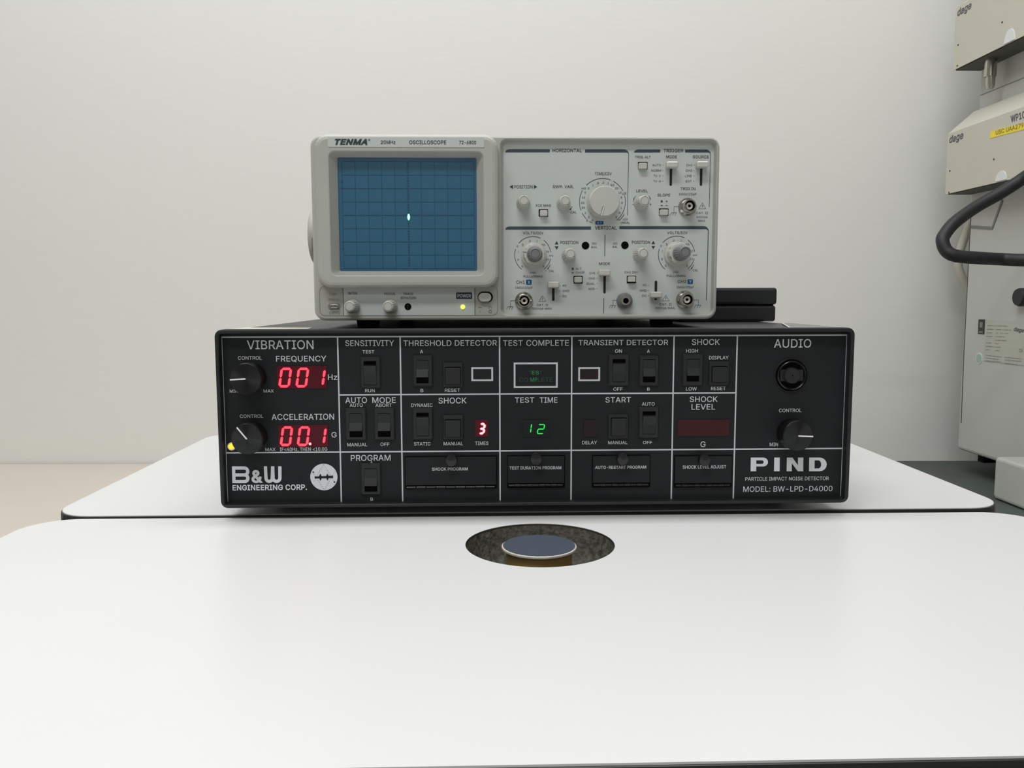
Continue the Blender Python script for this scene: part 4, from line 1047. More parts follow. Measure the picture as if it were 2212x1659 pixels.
# ------------------------------------------------------------------ the oscilloscope
ST = UT - 0.0009          # it stands on the cover of the test unit
FY, CBY, CY = 0.030, 0.0185, 0.036      # front frame, front of the screen surround, sunken control panel
scope = thing('oscilloscope', 'pale grey oscilloscope with blue screen standing on the black test unit', 'oscilloscope', (-0.0145, 0.2, ST))
a, b, c, d = rect_px('p', 674.0, 293.0, 1552.0, 691.2, FY)
SX0, SX1, SZ0, SZ1 = a, b, c, d
fo_ = rrect(a, b, c, d, 0.0085, 6)
# control panel opening
pa = rect_px('p', 1079.5, 299.5, 1547.0, 682.0, FY)
pb = rect_px('p', 1087.5, 307.0, 1538.5, 677.0, CY)
op_o, op_i = rrect(*pa, 0.0055, 6), rrect(*pb, 0.0042, 6)
MB().loft([R(inset(fo_, 0.0022), 0.44), R(inset(fo_, 0.0022), 0.041)]).build('case', 'beige', scope)
MB().loft([R(inset(fo_, 0.0030), 0.0405), R(fo_, 0.0405), R(fo_, 0.0322), R(inset(fo_, 0.0006), 0.0306), R(inset(fo_, 0.0018), FY), R(op_o, FY), R(inset(op_o, 0.0006), FY + .0004), R(op_i, CY - .0006), R(op_i, CY + .003)],
          cap0=False, cap1=False).build('front_frame', 'beige', scope)
MB().plate(inset(op_i, -0.0004), CY, CY + .003).build('control_panel', 'ctrl_panel', scope)

# screen surround, a raised block over the left part
q = rect_px('p', 683.6, 290.6, 1076.3, 621.8, 0.023)
so_ = rrect(*q, 0.0105, 6)
ch = rrect(*rect_px('p', 710.5, 324.8, 1046.8, 597.0, CBY), 0.0052, 6)
chi = rrect(*rect_px('p', 731.3, 340.2, 1030.0, 585.6, 0.0275), 0.0013, 6)
MB().loft([R(so_, FY + .001), R(so_, CBY + .0040), R(inset(so_, 0.0007), CBY + .0020), R(inset(so_, 0.0022), CBY + .0006), R(inset(so_, 0.0042), CBY), R(ch, CBY), R(inset(ch, 0.0007), CBY + .0004), R(chi, 0.0275), R(chi, 0.0292)],
          cap0=False, cap1=False).build('screen_surround', 'beige', scope)
SCY = 0.0283
scr = MB().plate(inset(chi, -0.0003), SCY, SCY + .0015).build('screen', 'crt', scope, 'blue screen')
GX = lambda i: (at('a', 472 + (1845 - 472) * i / 10, 380, SCY).x + at('b', 495 + (1850 - 495) * i / 10, 432, SCY).x) / 2
zt_, zb_ = at('a', 1160, 382, SCY).z, at('b', 1172, 432, SCY).z
GZ = lambda j: zt_ + (zb_ - zt_) * j / 8
GY = SCY - 0.0001
mb = MB()
gw = 0.00027
for i in range(11):
    mb.stroke([(GX(i), GY, GZ(0)), (GX(i), GY, GZ(8))], gw)
for j in range(9):
    mb.stroke([(GX(0), GY - .00003, GZ(j)), (GX(10), GY - .00003, GZ(j))], gw)
tk = 0.0010
for i in range(50):
    if i % 5:
        x = GX(i / 5)
        mb.stroke([(x, GY - .00006, GZ(4) - tk), (x, GY - .00006, GZ(4) + tk)], 0.00032)
    if i % 5 and i < 40:
        z = GZ(i / 5)
        mb.stroke([(GX(5) - tk, GY - .00006, z), (GX(5) + tk, GY - .00006, z)], 0.00032)
for j in (2, 6):
    for i in range(50):
        if i % 5:
            mb.stroke([(GX(i / 5) - .0002, GY - .00006, GZ(j)), (GX(i / 5) + .0002, GY - .00006, GZ(j))], 0.0005)
mb.build('graticule', 'crt_line', scr)
for s_, j in (('100', 1.5), ('90', 2.0), ('10', 6.0), ('0%', 6.5)):
    mb = MB()
    w_ = 0.0026 if len(s_) == 3 else 0.0018
    z = GZ(j)
    s_ = s_.replace('%', '')
    write_quad(mb, s_, Vector((GX(0) - .0014, GY, z - .0007)), Vector((GX(0) - .0014 + w_, GY, z - .0007)), Vector((GX(0) - .0014, GY, z + .0007)))
    mb.build('lettering', 'crt_line', scr)
p = at('a', 1168, 957, SCY)
mb = MB()
mb.poly([(p.x + .0008 * cos(2 * pi * i / 32), SCY - .0005, p.z + .0022 * sin(2 * pi * i / 32)) for i in range(32)])
tr_ = mb.build('trace', 'trace', scr, 'bright green dot trace')
mb = MB()
mb.poly([(p.x + .00125 * cos(2 * pi * i / 32), SCY - .0003, p.z + .0028 * sin(2 * pi * i / 32)) for i in range(32)])
mb.build('trace_glow', 'trace_halo', tr_)

# name strip above the screen
q = rrect(*rect_px('a', 328, 130, 1952, 230, CBY - .0004), 0.0007, 4)
strip = MB().plate(q, CBY - .0005, CBY + .001).build('name_strip', 'ctrl_panel', scope, 'pale printed strip')
NY = CBY - .0007
for t_, x0, y0, x1, y1, bo_, sh in (('TENMA', 400, 145, 738, 207, 0.045, 0.28), ('20MHz', 878, 160, 1030, 198, 0.012, 0), ('OSCILLOSCOPE', 1173, 160, 1557, 200, 0.012, 0), ('72-6800', 1692, 163, 1868, 200, 0.012, 0), ('®', 745, 145, 768, 167, 0.0, 0)):
    mb = MB()
    write(mb, 'a', t_, x0, y0, x1, y1, NY, bo_, sh)
    mb.build('lettering', 'silk_dark', strip)

# strip of small controls below the screen
LYY = FY - 0.0003
lo = rect_px('p', 690.0, 618.0, 1075.3, 681.5, FY)
mb = MB()
lp = rrect(*lo, 0.0042, 6)
mb.loft([R(lp, LYY - .00005), R(inset(lp, 0.00035), LYY - .00005)], cap0=False, cap1=False)
mb.build('seam', 'beige_dark', scope)
a, b, c, d = rect_px('b', 488, 628, 1852, 919, FY)
mb = MB().plate([(a, c), (b, c), (b, d), (a, d)], LYY - .0001, FY + .001)
lpan = mb.build('lower_panel', 'ctrl_panel', scope, 'pale printed panel')
mb = MB()
for x in (486, 1854):
    e_, f_ = at('b', x, 640, LYY), at('b', x, 919, LYY)
    mb.stroke([(e_.x, LYY - .0002, d), (e_.x, LYY - .0002, c)], 0.0004)
mb.build('seam', 'silk_dark', lpan)
inscribe(lpan, 'silk_dark', LYY - .0003, 0.012, (('b', 'INTEN', 537, 678, 632, 704), ('b', 'FOCUS', 915, 682, 1025, 708), ('b', 'TRACE', 1110, 684, 1215, 709), ('b', 'ROTATION', 1085, 726, 1242, 751)))
q = rrect(*rect_px('b', 1660, 680, 1827, 750, LYY), 0.0008, 4)
pw_ = MB().plate(q, LYY - .0003, LYY).build('power_badge', 'silk_dark', lpan, 'dark badge with pale letters')
inscribe(pw_, 'silk_white', LYY - .0005, 0.008, (('b', 'POWER', 1675, 699, 1813, 733),))
inscribe(scope, 'beige_dark', LYY - .0001, 0.0, (('b', 'CAL', 345, 685, 418, 712), ('b', '2Vp-p', 332, 742, 443, 772), ('b', '1KHz', 340, 880, 455, 905)))
mb = MB()
for pts in (((1908, 865), (1908, 890)),):
    mb.stroke([at('b', x, y, LYY) for x, y in pts], 0.0004)
o_ = at('b', 2015, 877, LYY)
mb.stroke([(o_.x + .0011 * cos(2 * pi * i / 20), LYY, o_.z + .0011 * sin(2 * pi * i / 20)) for i in range(20)], 0.0004, True)
for cx_ in (1908, 2015):
    mb.stroke([at('b', x, y, LYY) for x, y in ((cx_ - 20, 842), (cx_ - 12, 842), (cx_ - 12, 828 if cx_ > 2000 else 835), (cx_ + 12, 828 if cx_ > 2000 else 835), (cx_ + 12, 842), (cx_ + 20, 842))], 0.00035)
mb.build('moulded_symbols', 'beige_dark', scope)

# calibration terminal
a, b, c, d = rect_px('b', 328, 797, 458, 855, FY)
ct = MB().plate(rrect(a, b, c, d, (d - c) / 2.05, 6), LYY - .0002, FY + .001).build('calibration_terminal', 'beige_dark', scope, 'sunken terminal with a metal loop')
a, b, c, d = rect_px('b', 352, 812, 436, 842, FY - .002)
ol = rrect(a, b, c, d, (d - c) / 2.05, 6)
MB().tube([Vector((x, FY - .002, z)) for x, z in ol] + [Vector((ol[0][0], FY - .002, ol[0][1]))], 0.00045, 8, 2).build('metal_loop', 'steel', ct)

# yellow-green power lamp, trace rotation hole
s = at('b', 1730, 832, FY)
MB().lathe((s.x, FY, s.z), [(0.0018, 0.0), (0.0018, 0.0008), (0.0012, 0.0016), (0.0, 0.0018)], 24, 'y', cap1=False).build('power_lamp', 'led_yellow', scope, 'lit yellow green lamp')


def dark_hole(reg, x, y, rpx, Y, driver=True):
    s = at(reg, x, y, Y)
    r = (at(reg, x + rpx, y, Y) - s).length
    o = MB().lathe((s.x, Y, s.z), [(r * 1.06, 0.0), (r * 1.06, 0.0004), (r, 0.0005), (r, 0.00035), (0.0, 0.00035)], 28, 'y', cap1=False, smooth=False).build('trimmer_hole', 'black_void', scope)
    if driver:
        MB().box(s.x - r * .12, s.x + r * .12, Y - .0006, Y - .0003, s.z - r * .7, s.z + r * .7).build('trimmer_slot', 'black_plastic', o)
    return o


dark_hole('b', 1160, 828, 33, LYY - .0001)
dark_hole('e', 1468, 380, 57, CY, False)
dark_hole('f', 275, 275, 42, CY, False)

# power button
for inset_, y0_, y1_, m_ in ((0, FY - .0004, FY + .001, 'black_void'),):
    a, b, c, d = rect_px('b', 1885, 673, 2042, 783, FY)
    pbt = MB().plate(rrect(a, b, c, d, (d - c) / 2.02, 8), y0_, y1_).build('power_button', m_, scope, 'rounded push button in a black well')
a, b, c, d = rect_px('b', 1892, 686, 2026, 780, FY - .003)
MB().plate(rrect(a, b, c, d, (d - c) / 2.05, 8), FY - .003, FY - .0003, 0.0006).build('button_cap', 'knob', pbt)


# --- rotary knobs: the centre of the front face is what the photograph gives
def small_knob(reg, fx, fy, Y, prot=0.0175, mark=None, m='knob', rb=0.0052, z0=0.0):
    s = at(reg, fx, fy, Y - prot)
    c = (s.x, Y, s.z)
    rt = rb * 0.80
    o = MB().lathe(c, [(rb * 1.02, z0 + 0.0002), (rb * 1.02, z0 + 0.0028), (rb * .98, z0 + 0.0032), (rb * .95, z0 + 0.0036), (rt, prot - 0.0014), (rt * .97, prot - 0.0006), (rt * .88, prot)], 72, 'y', ribs=18, depth=0.0004, ribrange=(3, 4)).build('control_knob', m, scope)
    MB().lathe(c, [(rt * .76, prot - .0002), (rt * .76, prot + 0.00015), (rt * .70, prot + .00025), (rt * .70, prot + .00018), (0.0, prot + .00022)], 40, 'y', cap0=False, cap1=False).build('knob_cap', m, o)
    mb = MB()
    yy = Y - prot - .0003
    mb.stroke([(s.x + rt * .73 * cos(2 * pi * i / 36), yy, s.z + rt * .73 * sin(2 * pi * i / 36)) for i in range(36)], 0.00018, True)
    if mark is not None:
        dx, dz = sin(radians(mark)), cos(radians(mark))
        mb.stroke([(s.x + dx * rt * .74, yy, s.z + dz * rt * .74), (s.x + dx * rt * .95, yy, s.z + dz * rt * .95)], 0.0003)
    mb.build('knob_mark', 'silk_dark', o)
    return o


small_knob('b', 552, 828, LYY, 0.0175, 70)
small_knob('b', 952, 828, LYY, 0.0175, 65)
small_knob('c', 468, 1155, CY, mark=0)
small_knob('c', 1140, 1160, CY, mark=145)
small_knob('d', 475, 1158, CY, mark=5)
small_knob('e', 1225, 515, CY, mark=128)
small_knob('f', 498, 370, CY, mark=5)

# time base knob
s = at('c', 1783, 1160, CY - .015)
c = (s.x, CY, s.z)
tkn = MB().lathe(c, [(0.0119, 0.0003), (0.0121, 0.004), (0.0117, 0.0045), (0.0114, 0.0050), (0.0114, 0.0143), (0.0110, 0.0150), (0.0, 0.0152)], 96, 'y', ribs=24, depth=0.00025, ribrange=(3, 4), cap1=False).build('time_knob', 'knob', scope)
mb = MB()
e_, f_ = at('c', 1765, 1250, CY - .0153), at('c', 1722, 1408, CY - .0153)
mb.stroke([e_, f_], 0.0017)
pm = mb.build('pointer_groove', 'beige_dark', tkn)
mb = MB()
mb.stroke([Vector((e_.x + .0002, e_.y - .0002, e_.z - .0003)), Vector((f_.x + .0002, f_.y - .0002, f_.z + .0003))], 0.0009)
mb.build('pointer_rib', 'sticker_white', pm)


# volts per division knobs with a grey centre knob
def volts_knob(reg, bx, by, prot, ring):
    s = at(reg, bx, by, CY - 0.0125)
    c = (s.x, CY, s.z)
    mb = MB()
    prof = [(0.0098, 0.0002), (0.0100, 0.0030), (0.0094, 0.0036), (0.0084, 0.0042), (0.0084, 0.0118), (0.0079, 0.0126), (0.0062, 0.0128)]
    rings = []
    for k, (r_, d_) in enumerate(prof):
        rr = []
        for i in range(96):
            a_ = 2 * pi * i / 96
            f = 1.0 - (0.085 * max(0.0, cos(a_ * 7)) ** 2 if 3 <= k <= 5 else 0.0)
            rr.append(Vector((c[0] + r_ * f * cos(a_), CY - d_, c[2] + r_ * f * sin(a_))))
        rings.append(rr)
    mb.loft(rings, smooth=True)
    o = mb.build('volts_knob', 'knob', scope)
    mb = MB()
    mb.stroke([at(reg, x, y, CY - .0130) for x, y in ring], 0.0004)
    mb.build('pointer_line', 'silk_dark', o)
    k = MB().lathe(c, [(0.0060, 0.0126), (0.0060, 0.0150), (0.0058, 0.0152), (0.0055, 0.0154), (0.0046, prot - .0014), (0.0044, prot - .0005), (0.0040, prot)], 72, 'y', ribs=18, depth=0.0004, ribrange=(3, 4)).build('inner_knob', 'knob_grey', o, 'mid grey inner knob')
    MB().lathe(c, [(0.0033, prot - .0002), (0.0033, prot + .0002), (0.0030, prot + .0003), (0.0, prot + .0003)], 32, 'y', cap0=False, cap1=False).build('knob_cap', 'knob_grey', k) if False else None
    mb = MB()
    mb.stroke([(c[0] + .0032 * cos(2 * pi * i / 36), CY - prot - .0002, c[2] + .0032 * sin(2 * pi * i / 36)) for i in range(36)], 0.0002, True)
    mb.build('inner_ring', 'black_plastic', o)


volts_knob('e', 638, 525, 0.0235, ((440, 480), (505, 490)))
volts_knob('f', 935, 372, 0.0300, ((820, 410), (835, 445)))


# --- dial scales: arcs and numbers printed round the knobs
def arc_stroke(mb, cx_, cz_, r, a0, a1, Y, w_=0.0004):
    n = max(4, int(abs(a1 - a0) / 4))
    mb.stroke([(cx_ + r * cos(radians(a0 + (a1 - a0) * k / n)), Y, cz_ + r * sin(radians(a0 + (a1 - a0) * k / n))) for k in range(n + 1)], w_)


PYY = CY - 0.0002
s = at('c', 1744, 1178, PYY)
r = (at('c', 1744 + 374, 1178, PYY) - s).length
mb = MB()
for a0, a1 in ((134.7, 69.8), (62.5, 27.9), (16.4, -51.2), (150.4, 201), (208, 225.2), (235.8, 244.4)):
    arc_stroke(mb, s.x, s.z, r, a0, a1, PYY)
mb.stroke([at('d', x, y, PYY) for x, y in ((132, 1368), (133, 1392), (75, 1466), (60, 1474), (38, 1476))], 0.0004)
ds = mb.build('dial_scale', 'silk_dark', scope)
inscribe(ds, 'silk_dark', PYY, 0.004, (
    ('c', 'mS', 1403, 940, 1475, 973), ('c', '2', 1503, 940, 1532, 973), ('c', '1', 1580, 887, 1598, 920), ('c', '.5', 1642, 855, 1687, 888), ('c', '.2', 1729, 845, 1770, 880), ('c', '.1', 1817, 853, 1850, 886),
    ('c', '50', 1878, 887, 1937, 920), ('c', '20', 1950, 938, 2005, 971), ('c', '10', 2003, 1010, 2053, 1043), ('c', '5', 2040, 1090, 2065, 1121), ('c', '2', 2050, 1175, 2077, 1207), ('c', '1', 2045, 1258, 2060, 1290),
    ('c', '.5', 1998, 1340, 2035, 1372), ('c', '.2', 1947, 1407, 1985, 1439), ('c', '5', 1452, 1010, 1477, 1042), ('c', '10', 1408, 1090, 1462, 1122), ('c', '20', 1393, 1175, 1450, 1207), ('c', '50', 1405, 1256, 1462, 1288),
    ('c', '.1', 1442, 1340, 1477, 1372), ('c', '.2', 1500, 1406, 1532, 1438), ('c', '.5', 1560, 1461, 1597, 1493), ('c', 'S', 1480, 1464, 1508, 1497), ('d', 'µS', 110, 1020, 172, 1065)))
for reg, cx_, cy_, rr, rows in (
    ('e', 611, 532, 295, (('V', 340, 376, 375, 409), ('.5', 422, 350, 460, 384), ('.2', 540, 287, 572, 320), ('.1', 668, 287, 690, 320), ('50', 755, 352, 812, 384), ('20', 820, 462, 875, 494), ('mV', 877, 531, 943, 562),
                          ('10', 825, 592, 873, 624), ('5', 770, 704, 795, 737), ('5', 424, 704, 450, 737), ('2', 360, 592, 385, 624), ('1', 370, 465, 382, 495))),
    ('f', 893, 387, 217, (('V', 697, 271, 720, 295), ('.5', 757, 252, 785, 277), ('.2', 843, 206, 868, 230), ('.1', 940, 205, 957, 229), ('50', 1004, 253, 1045, 276), ('20', 1050, 333, 1090, 357), ('mV', 1090, 382, 1138, 405),
                          ('10', 1054, 428, 1088, 451), ('5', 1010, 510, 1028, 534), ('5', 754, 510, 772, 534), ('2', 710, 428, 728, 452), ('1', 718, 336, 728, 358)))):
    s = at(reg, cx_, cy_, PYY)
    r = (at(reg, cx_ + rr, cy_, PYY) - s).length
    mb = MB()
    for a0, a1 in ((140.3, 65.4), (52.7, 8.8), (-11.6, -51.3), (231.8, 161.6)):
        arc_stroke(mb, s.x, s.z, r, a0, a1, PYY)
    arc_stroke(mb, s.x, s.z, r * 1.11, -29, -43, PYY, 0.0004)
    e_ = (s.x + r * 1.11 * cos(radians(-43)), s.z + r * 1.11 * sin(radians(-43)))
    mb.poly([(e_[0] - .0004, PYY, e_[1] - .0012), (e_[0] + .0010, PYY, e_[1] + .0002), (e_[0] + .0006, PYY, e_[1] + .0012)])
    ds = mb.build('dial_scale', 'silk_dark', scope)
    inscribe(ds, 'silk_dark', PYY, 0.004, [(reg,) + q for q in rows])

# --- section bands and rules


def band(reg, x0, y0, x1, y1, cl=0, cr=0, tail=None):
    mb = MB()
    pts = []
    n = 6
    h = y1 - y0
    pts += [(x0 + cl * (1 - cos(pi / 2 * k / n)), y1 - h * sin(pi / 2 * k / n)) for k in range(n + 1)] if cl else [(x0, y1), (x0, y0)]
    if tail is None:
        pts += [(x1, y0), (x1, y1)]
    else:
        tx0, tx1, ty = tail                       # the band turns down into a thin rule
        pts += [(tx0 - cr, y0)] + [(tx0 - cr + cr * sin(pi / 2 * k / n), y0 + cr * (1 - cos(pi / 2 * k / n))) for k in range(1, n + 1)] + [(tx1 + 4, ty), (tx1 - 4, ty), (tx0 - 9, y0 + cr)]
        pts += [(tx0 - 9 - (cr - h) * (1 - cos(pi / 2 * k / n)), y0 + cr - (cr - h) * sin(pi / 2 * k / n)) for k in range(1, n + 1)]
    p3 = [at(reg, x, y, PYY) for x, y in pts]
    vs, fs = fill([[(p.x, p.z) for p in p3]])
    mb.add([(x, PYY, z) for x, z in vs], fs)
    mb.build('section_band', 'silk_band', scope)


band('c', 163, 320, 886, 370, cl=70)
band('d', -498, 322, 0, 372, tail=(215, 192, 1395), cr=80)
band('d', 298, 325, 725, 372, cl=75)
band('d', 1130, 325, 1545, 372, tail=(1550, 1523, 1260), cr=80)
band('e', 163, 70, 1558, 120, cl=70)
band('f', 210, 47, 1270, 83, tail=(1277, 1249, 930), cr=60)
for reg, p0, p1 in (('e', (1787, 203), (1780, 555)), ('e', (1767, 1235), (1763, 1487))):
    mb = MB()
    mb.stroke([at(reg, *p0, PYY), at(reg, *p1, PYY)], 0.0005)
    mb.build('section_rule', 'silk_band', scope)

inscribe(scope, 'silk_dark', PYY, 0.014, (
    ('c', 'HORIZONTAL', 932, 312, 1408, 368), ('d', 'TRIGGER', 780, 315, 1103, 370), ('c', 'VERTICAL', 1622, 1572, 1975, 1628)))
inscribe(scope, 'silk_dark', PYY, 0.006, (
    ('c', 'POSITION', 308, 905, 608, 958), ('c', 'SWP. VAR.', 935, 905, 1275, 955), ('c', 'TIME/DIV', 1620, 693, 1895, 748), ('c', 'X10 MAG', 655, 1215, 903, 1256), ('c', 'CAL', 1222, 1324, 1322, 1364),
    ('d', 'x10', 115, 1445, 195, 1477), ('d', 'UNCAL', 77, 1499, 230, 1533), ('d', 'TRIG. ALT', 315, 427, 570, 467), ('d', 'MODE', 822, 420, 998, 466), ('d', 'SOURCE', 1255, 420, 1518, 467),
    ('d', 'LEVEL', 335, 976, 523, 1019), ('d', 'SLOPE', 682, 1043, 888, 1088), ('d', 'TRIG IN', 1055, 940, 1298, 985),
    ('e', 'VOLTS/DIV', 448, 153, 783, 203), ('e', 'POSITION', 1057, 306, 1350, 355), ('e', 'MODE', 1690, 653, 1868, 697), ('e', 'CH1', 340, 950, 480, 1003),
    ('f', 'VOLTS/DIV', 780, 109, 1023, 145), ('f', 'POSITION', 360, 222, 577, 257), ('f', 'CH2', 905, 692, 1010, 728)))
inscribe(scope, 'silk_dark', PYY, 0.002, (
    ('d', 'AUTO', 597, 560, 738, 596), ('d', 'NORM', 582, 648, 738, 685), ('d', 'TV-V', 615, 734, 735, 770), ('d', 'TV-H', 613, 823, 735, 859),
    ('d', 'CH1', 1150, 560, 1250, 596), ('d', 'CH2', 1140, 648, 1247, 684), ('d', 'LINE', 1130, 736, 1240, 772), ('d', 'EXT', 1143, 824, 1237, 859),
    ('d', '1MΩ//25pF', 1030, 1033, 1318, 1078), ('d', 'CAT. II', 1312, 1341, 1503, 1377), ('d', '300Vpk', 1312, 1407, 1500, 1450), ('d', 'MAX.', 1345, 1468, 1466, 1502),
    ('e', 'DC', 1578, 331, 1650, 365), ('e', 'BAL', 1565, 389, 1660, 422), ('e', 'VAR.', 557, 806, 665, 838), ('e', 'PULLx5MAG', 457, 866, 768, 901),
    ('e', '1MΩ//25pF', 322, 1048, 607, 1093), ('e', 'AC', 1092, 1015, 1160, 1049), ('e', 'GND', 1092, 1101, 1205, 1136), ('e', 'DC', 1092, 1187, 1165, 1221),
    ('e', 'CAT. II', 672, 1329, 860, 1366), ('e', '300Vpk MAX.', 597, 1390, 928, 1432), ('e', 'ALT', 1310, 740, 1400, 774), ('e', 'CHOP', 1310, 800, 1455, 836),
    ('e', 'CH1', 1530, 812, 1628, 845), ('e', 'CH2', 1522, 899, 1620, 932), ('e', 'DUAL', 1487, 984, 1618, 1018), ('e', 'ADD', 1515, 1068, 1618, 1102), ('e', 'CAL', 868, 776, 958, 811),
    ('f', 'DC', 138, 243, 187, 267), ('f', 'BAL', 128, 283, 190, 307), ('f', 'VAR.', 847, 585, 922, 608), ('f', 'PULLx5MAG', 775, 628, 1000, 654), ('f', '1MΩ//25pF', 892, 762, 1100, 795),
    ('f', 'CH2 INV', 272, 585, 432, 611), ('f', 'AC', 487, 739, 537, 763), ('f', 'GND', 453, 803, 537, 828), ('f', 'DC', 482, 866, 535, 890), ('f', 'CAT. II', 692, 967, 833, 994), ('f', '300Vpk MAX.', 637, 1012, 877, 1043), ('f', 'CAL', 1085, 561, 1150, 586)))

# --- printed arrows, dots, earth marks, warning triangles
mb = None


def T_(reg, pts):
    mb.poly([at(reg, x, y, PYY) for x, y in pts])


def L_(reg, pts, w_=0.0003, cl=False):
    mb.stroke([at(reg, x, y, PYY) for x, y in pts], w_, cl)


def mark(name):
    mb.build(name, 'silk_dark', scope)


for reg, pts in (('c', [(232, 932), (286, 964), (286, 900)]), ('c', [(682, 932), (628, 900), (628, 964)]), ('e', [(998, 307), (967, 360), (1028, 360)]), ('e', [(967, 393), (998, 447), (1028, 393)]),
                 ('f', [(615, 222), (593, 260), (637, 260)]), ('f', [(593, 285), (615, 322), (637, 285)])):
    mb = MB()
    T_(reg, pts)
    mark('arrow_mark')
for reg, pts, rr in (('d', ((770, 578), (768, 665), (769, 752), (768, 840)), 6), ('d', ((1278, 577), (1275, 665), (1274, 752), (1272, 840)), 6), ('e', ((1052, 1032), (1052, 1118), (1052, 1203)), 6),
                     ('e', ((1660, 828), (1659, 913), (1657, 998), (1655, 1084)), 6), ('f', ((557, 752), (556, 815), (554, 878)), 4.5)):
    for x, y in pts:
        mb = MB()
        T_(reg, [(x + rr * cos(2 * pi * i / 10), y + rr * sin(2 * pi * i / 10)) for i in range(10)])
        mark('position_dot')
for reg, k, x0, y0, x1 in (('e', 1.0, 325, 1278, 247), ('d', 1.0, 1025, 1255, 950), ('f', .735, 1105, 928, 1153), ('f', .735, 183, 932, 133)):
    mb = MB()
    yb = y0 + 98 * k if reg != 'f' else y0 + 62
    L_(reg, [(x0, y0), (x1, y0), (x1, yb)], 0.00025)
    L_(reg, [(x1 - 42 * k, yb), (x1 + 42 * k, yb)], 0.00025)
    for q in (-42, -2, 40):
        L_(reg, [(x1 + q * k, yb), (x1 + (q - 24) * k, yb + 46 * k)], 0.00025)
    mark('earth_mark')
for reg, x, y, h, k in (('d', 1412, 1190, 100, 57), ('e', 767, 1195, 95, 57), ('f', 764, 871, 68, 42)):
    mb = MB()
    L_(reg, [(x, y), (x - k, y + h), (x + k, y + h)], 0.00022, True)
    L_(reg, [(x, y + h * .36), (x, y + h * .66)], 0.0004)
    L_(reg, [(x, y + h * .76), (x, y + h * .84)], 0.0004)
    mark('warning_mark')
for reg, x0, y0, x1, y1 in (('d', 734, 1150, 766, 1186), ('e', 1245, 742, 1277, 774), ('d', 730, 1230, 766, 1242), ('e', 1240, 818, 1278, 830)):
    mb = MB()
    T_(reg, [(x0, y1), (x1, y1), (x1 - 4, y0), (x0 + 4, y0)])
    mark('button_state_mark')
for reg, lines in (('d', (((812, 1168), (848, 1168)), ((830, 1150), (830, 1186)))), ('d', (((812, 1234), (848, 1234)),)), ('d', (((266, 1219), (306, 1219)),)), ('d', (((550, 1218), (584, 1218)), ((567, 1200), (567, 1236)))),
                   ('d', (((325, 1082), (300, 1118), (289, 1160), (289, 1178)),)), ('d', (((535, 1080), (562, 1112), (572, 1145)),)), ('c', (((1250, 1250), (1230, 1292), (1205, 1312)), ((1182, 1330), (1190, 1345)))),
                   ('e', (((815, 780), (830, 802)),)), ('f', (((1040, 566), (1052, 580)),))):
    mb = MB()
    for k, l in enumerate(lines):
        mb.stroke([at(reg, x, y, PYY - .00003 * k) for x, y in l], 0.0003)
    mark('printed_mark')
for reg, pts in (('d', [(284, 1120), (302, 1116), (290, 1146)]), ('d', [(548, 1112), (566, 1108), (571, 1140)]), ('c', [(1203, 1312), (1236, 1303), (1226, 1276)])):
    mb = MB()
    T_(reg, pts)
    mark('arrow_mark')
for reg, x0, y0, x1, y1, t_, tb in (('e', 500, 937, 590, 1017, 'X', (526, 952, 566, 1003)), ('f', 1025, 682, 1088, 738, 'Y', (1041, 693, 1074, 727)), ('c', 1628, 1490, 1760, 1545, 'X-Y', (1658, 1502, 1732, 1533))):
    o = MB().plate(rrect(*rect_px(reg, x0, y0, x1, y1, PYY), 0.0006, 3), CY - .0003, CY).build('blue_badge', 'silk_blue', scope, 'blue badge with pale letters')
    inscribe(o, 'silk_white', CY - .0005, 0.008, ((reg, t_) + tb,))


# --- push buttons
def panel_button(reg, hole, btn):
    o = MB().plate(rrect(*rect_px(reg, *hole, CY), 0.0003, 3), CY - .0003, CY).build('push_button', 'black_void', scope)
    MB().plate(rrect(*rect_px(reg, *btn, CY - .0042), 0.0006, 3), CY - .0045, CY - .0002, 0.0006).build('button_cap', 'knob', o)


panel_button('c', (705, 1297, 858, 1417), (728, 1310, 850, 1404))
panel_button('d', (363, 527, 517, 648), (382, 537, 512, 638))
panel_button('d', (705, 1285, 858, 1405), (728, 1298, 855, 1392))
panel_button('e', (1273, 876, 1422, 998), (1292, 888, 1412, 982))
panel_button('f', (298, 640, 408, 728), (316, 648, 404, 714))


# --- slide switches
def slide_switch(reg, slot, lx, ly, wl=0.0094, hl=0.0052):
    x0, y0, x1, y1 = slot
    a, b, c, d = rect_px(reg, x0, y0, x1, y1, CY)
    o = MB().plate(rrect(a, b, c, d, (b - a) * .49, 6), CY - .0003, CY).build('slide_switch', 'slot', scope)
    s = at(reg, lx, ly, CY - .0085)
    mb = MB()
    W2, H2 = wl / 2, hl / 2
    r0, r1 = rrect(s.x - W2 * .80, s.x + W2 * .80, s.z - H2 * .78, s.z + H2 * .78, 0.0010, 4), rrect(s.x - W2, s.x + W2, s.z - H2, s.z + H2, 0.0014, 4)
    mb.loft([R(r0, CY - .0005), R(r0, CY - .0012), R(r1, CY - .0040), R(inset(r1, .0002), CY - .0080), R(inset(r1, .0010), CY - .0088)], smooth=False)
    mb.build('lever', 'knob', o)


slide_switch('d', (880, 520, 918, 915), 930, 568)
slide_switch('d', (1373, 520, 1410, 915), 1424, 565)
slide_switch('e', (925, 985, 963, 1282), 948, 1020)
slide_switch('e', (1760, 785, 1798, 1158), 1785, 822)
slide_switch('f', (630, 698, 660, 930), 653, 868)


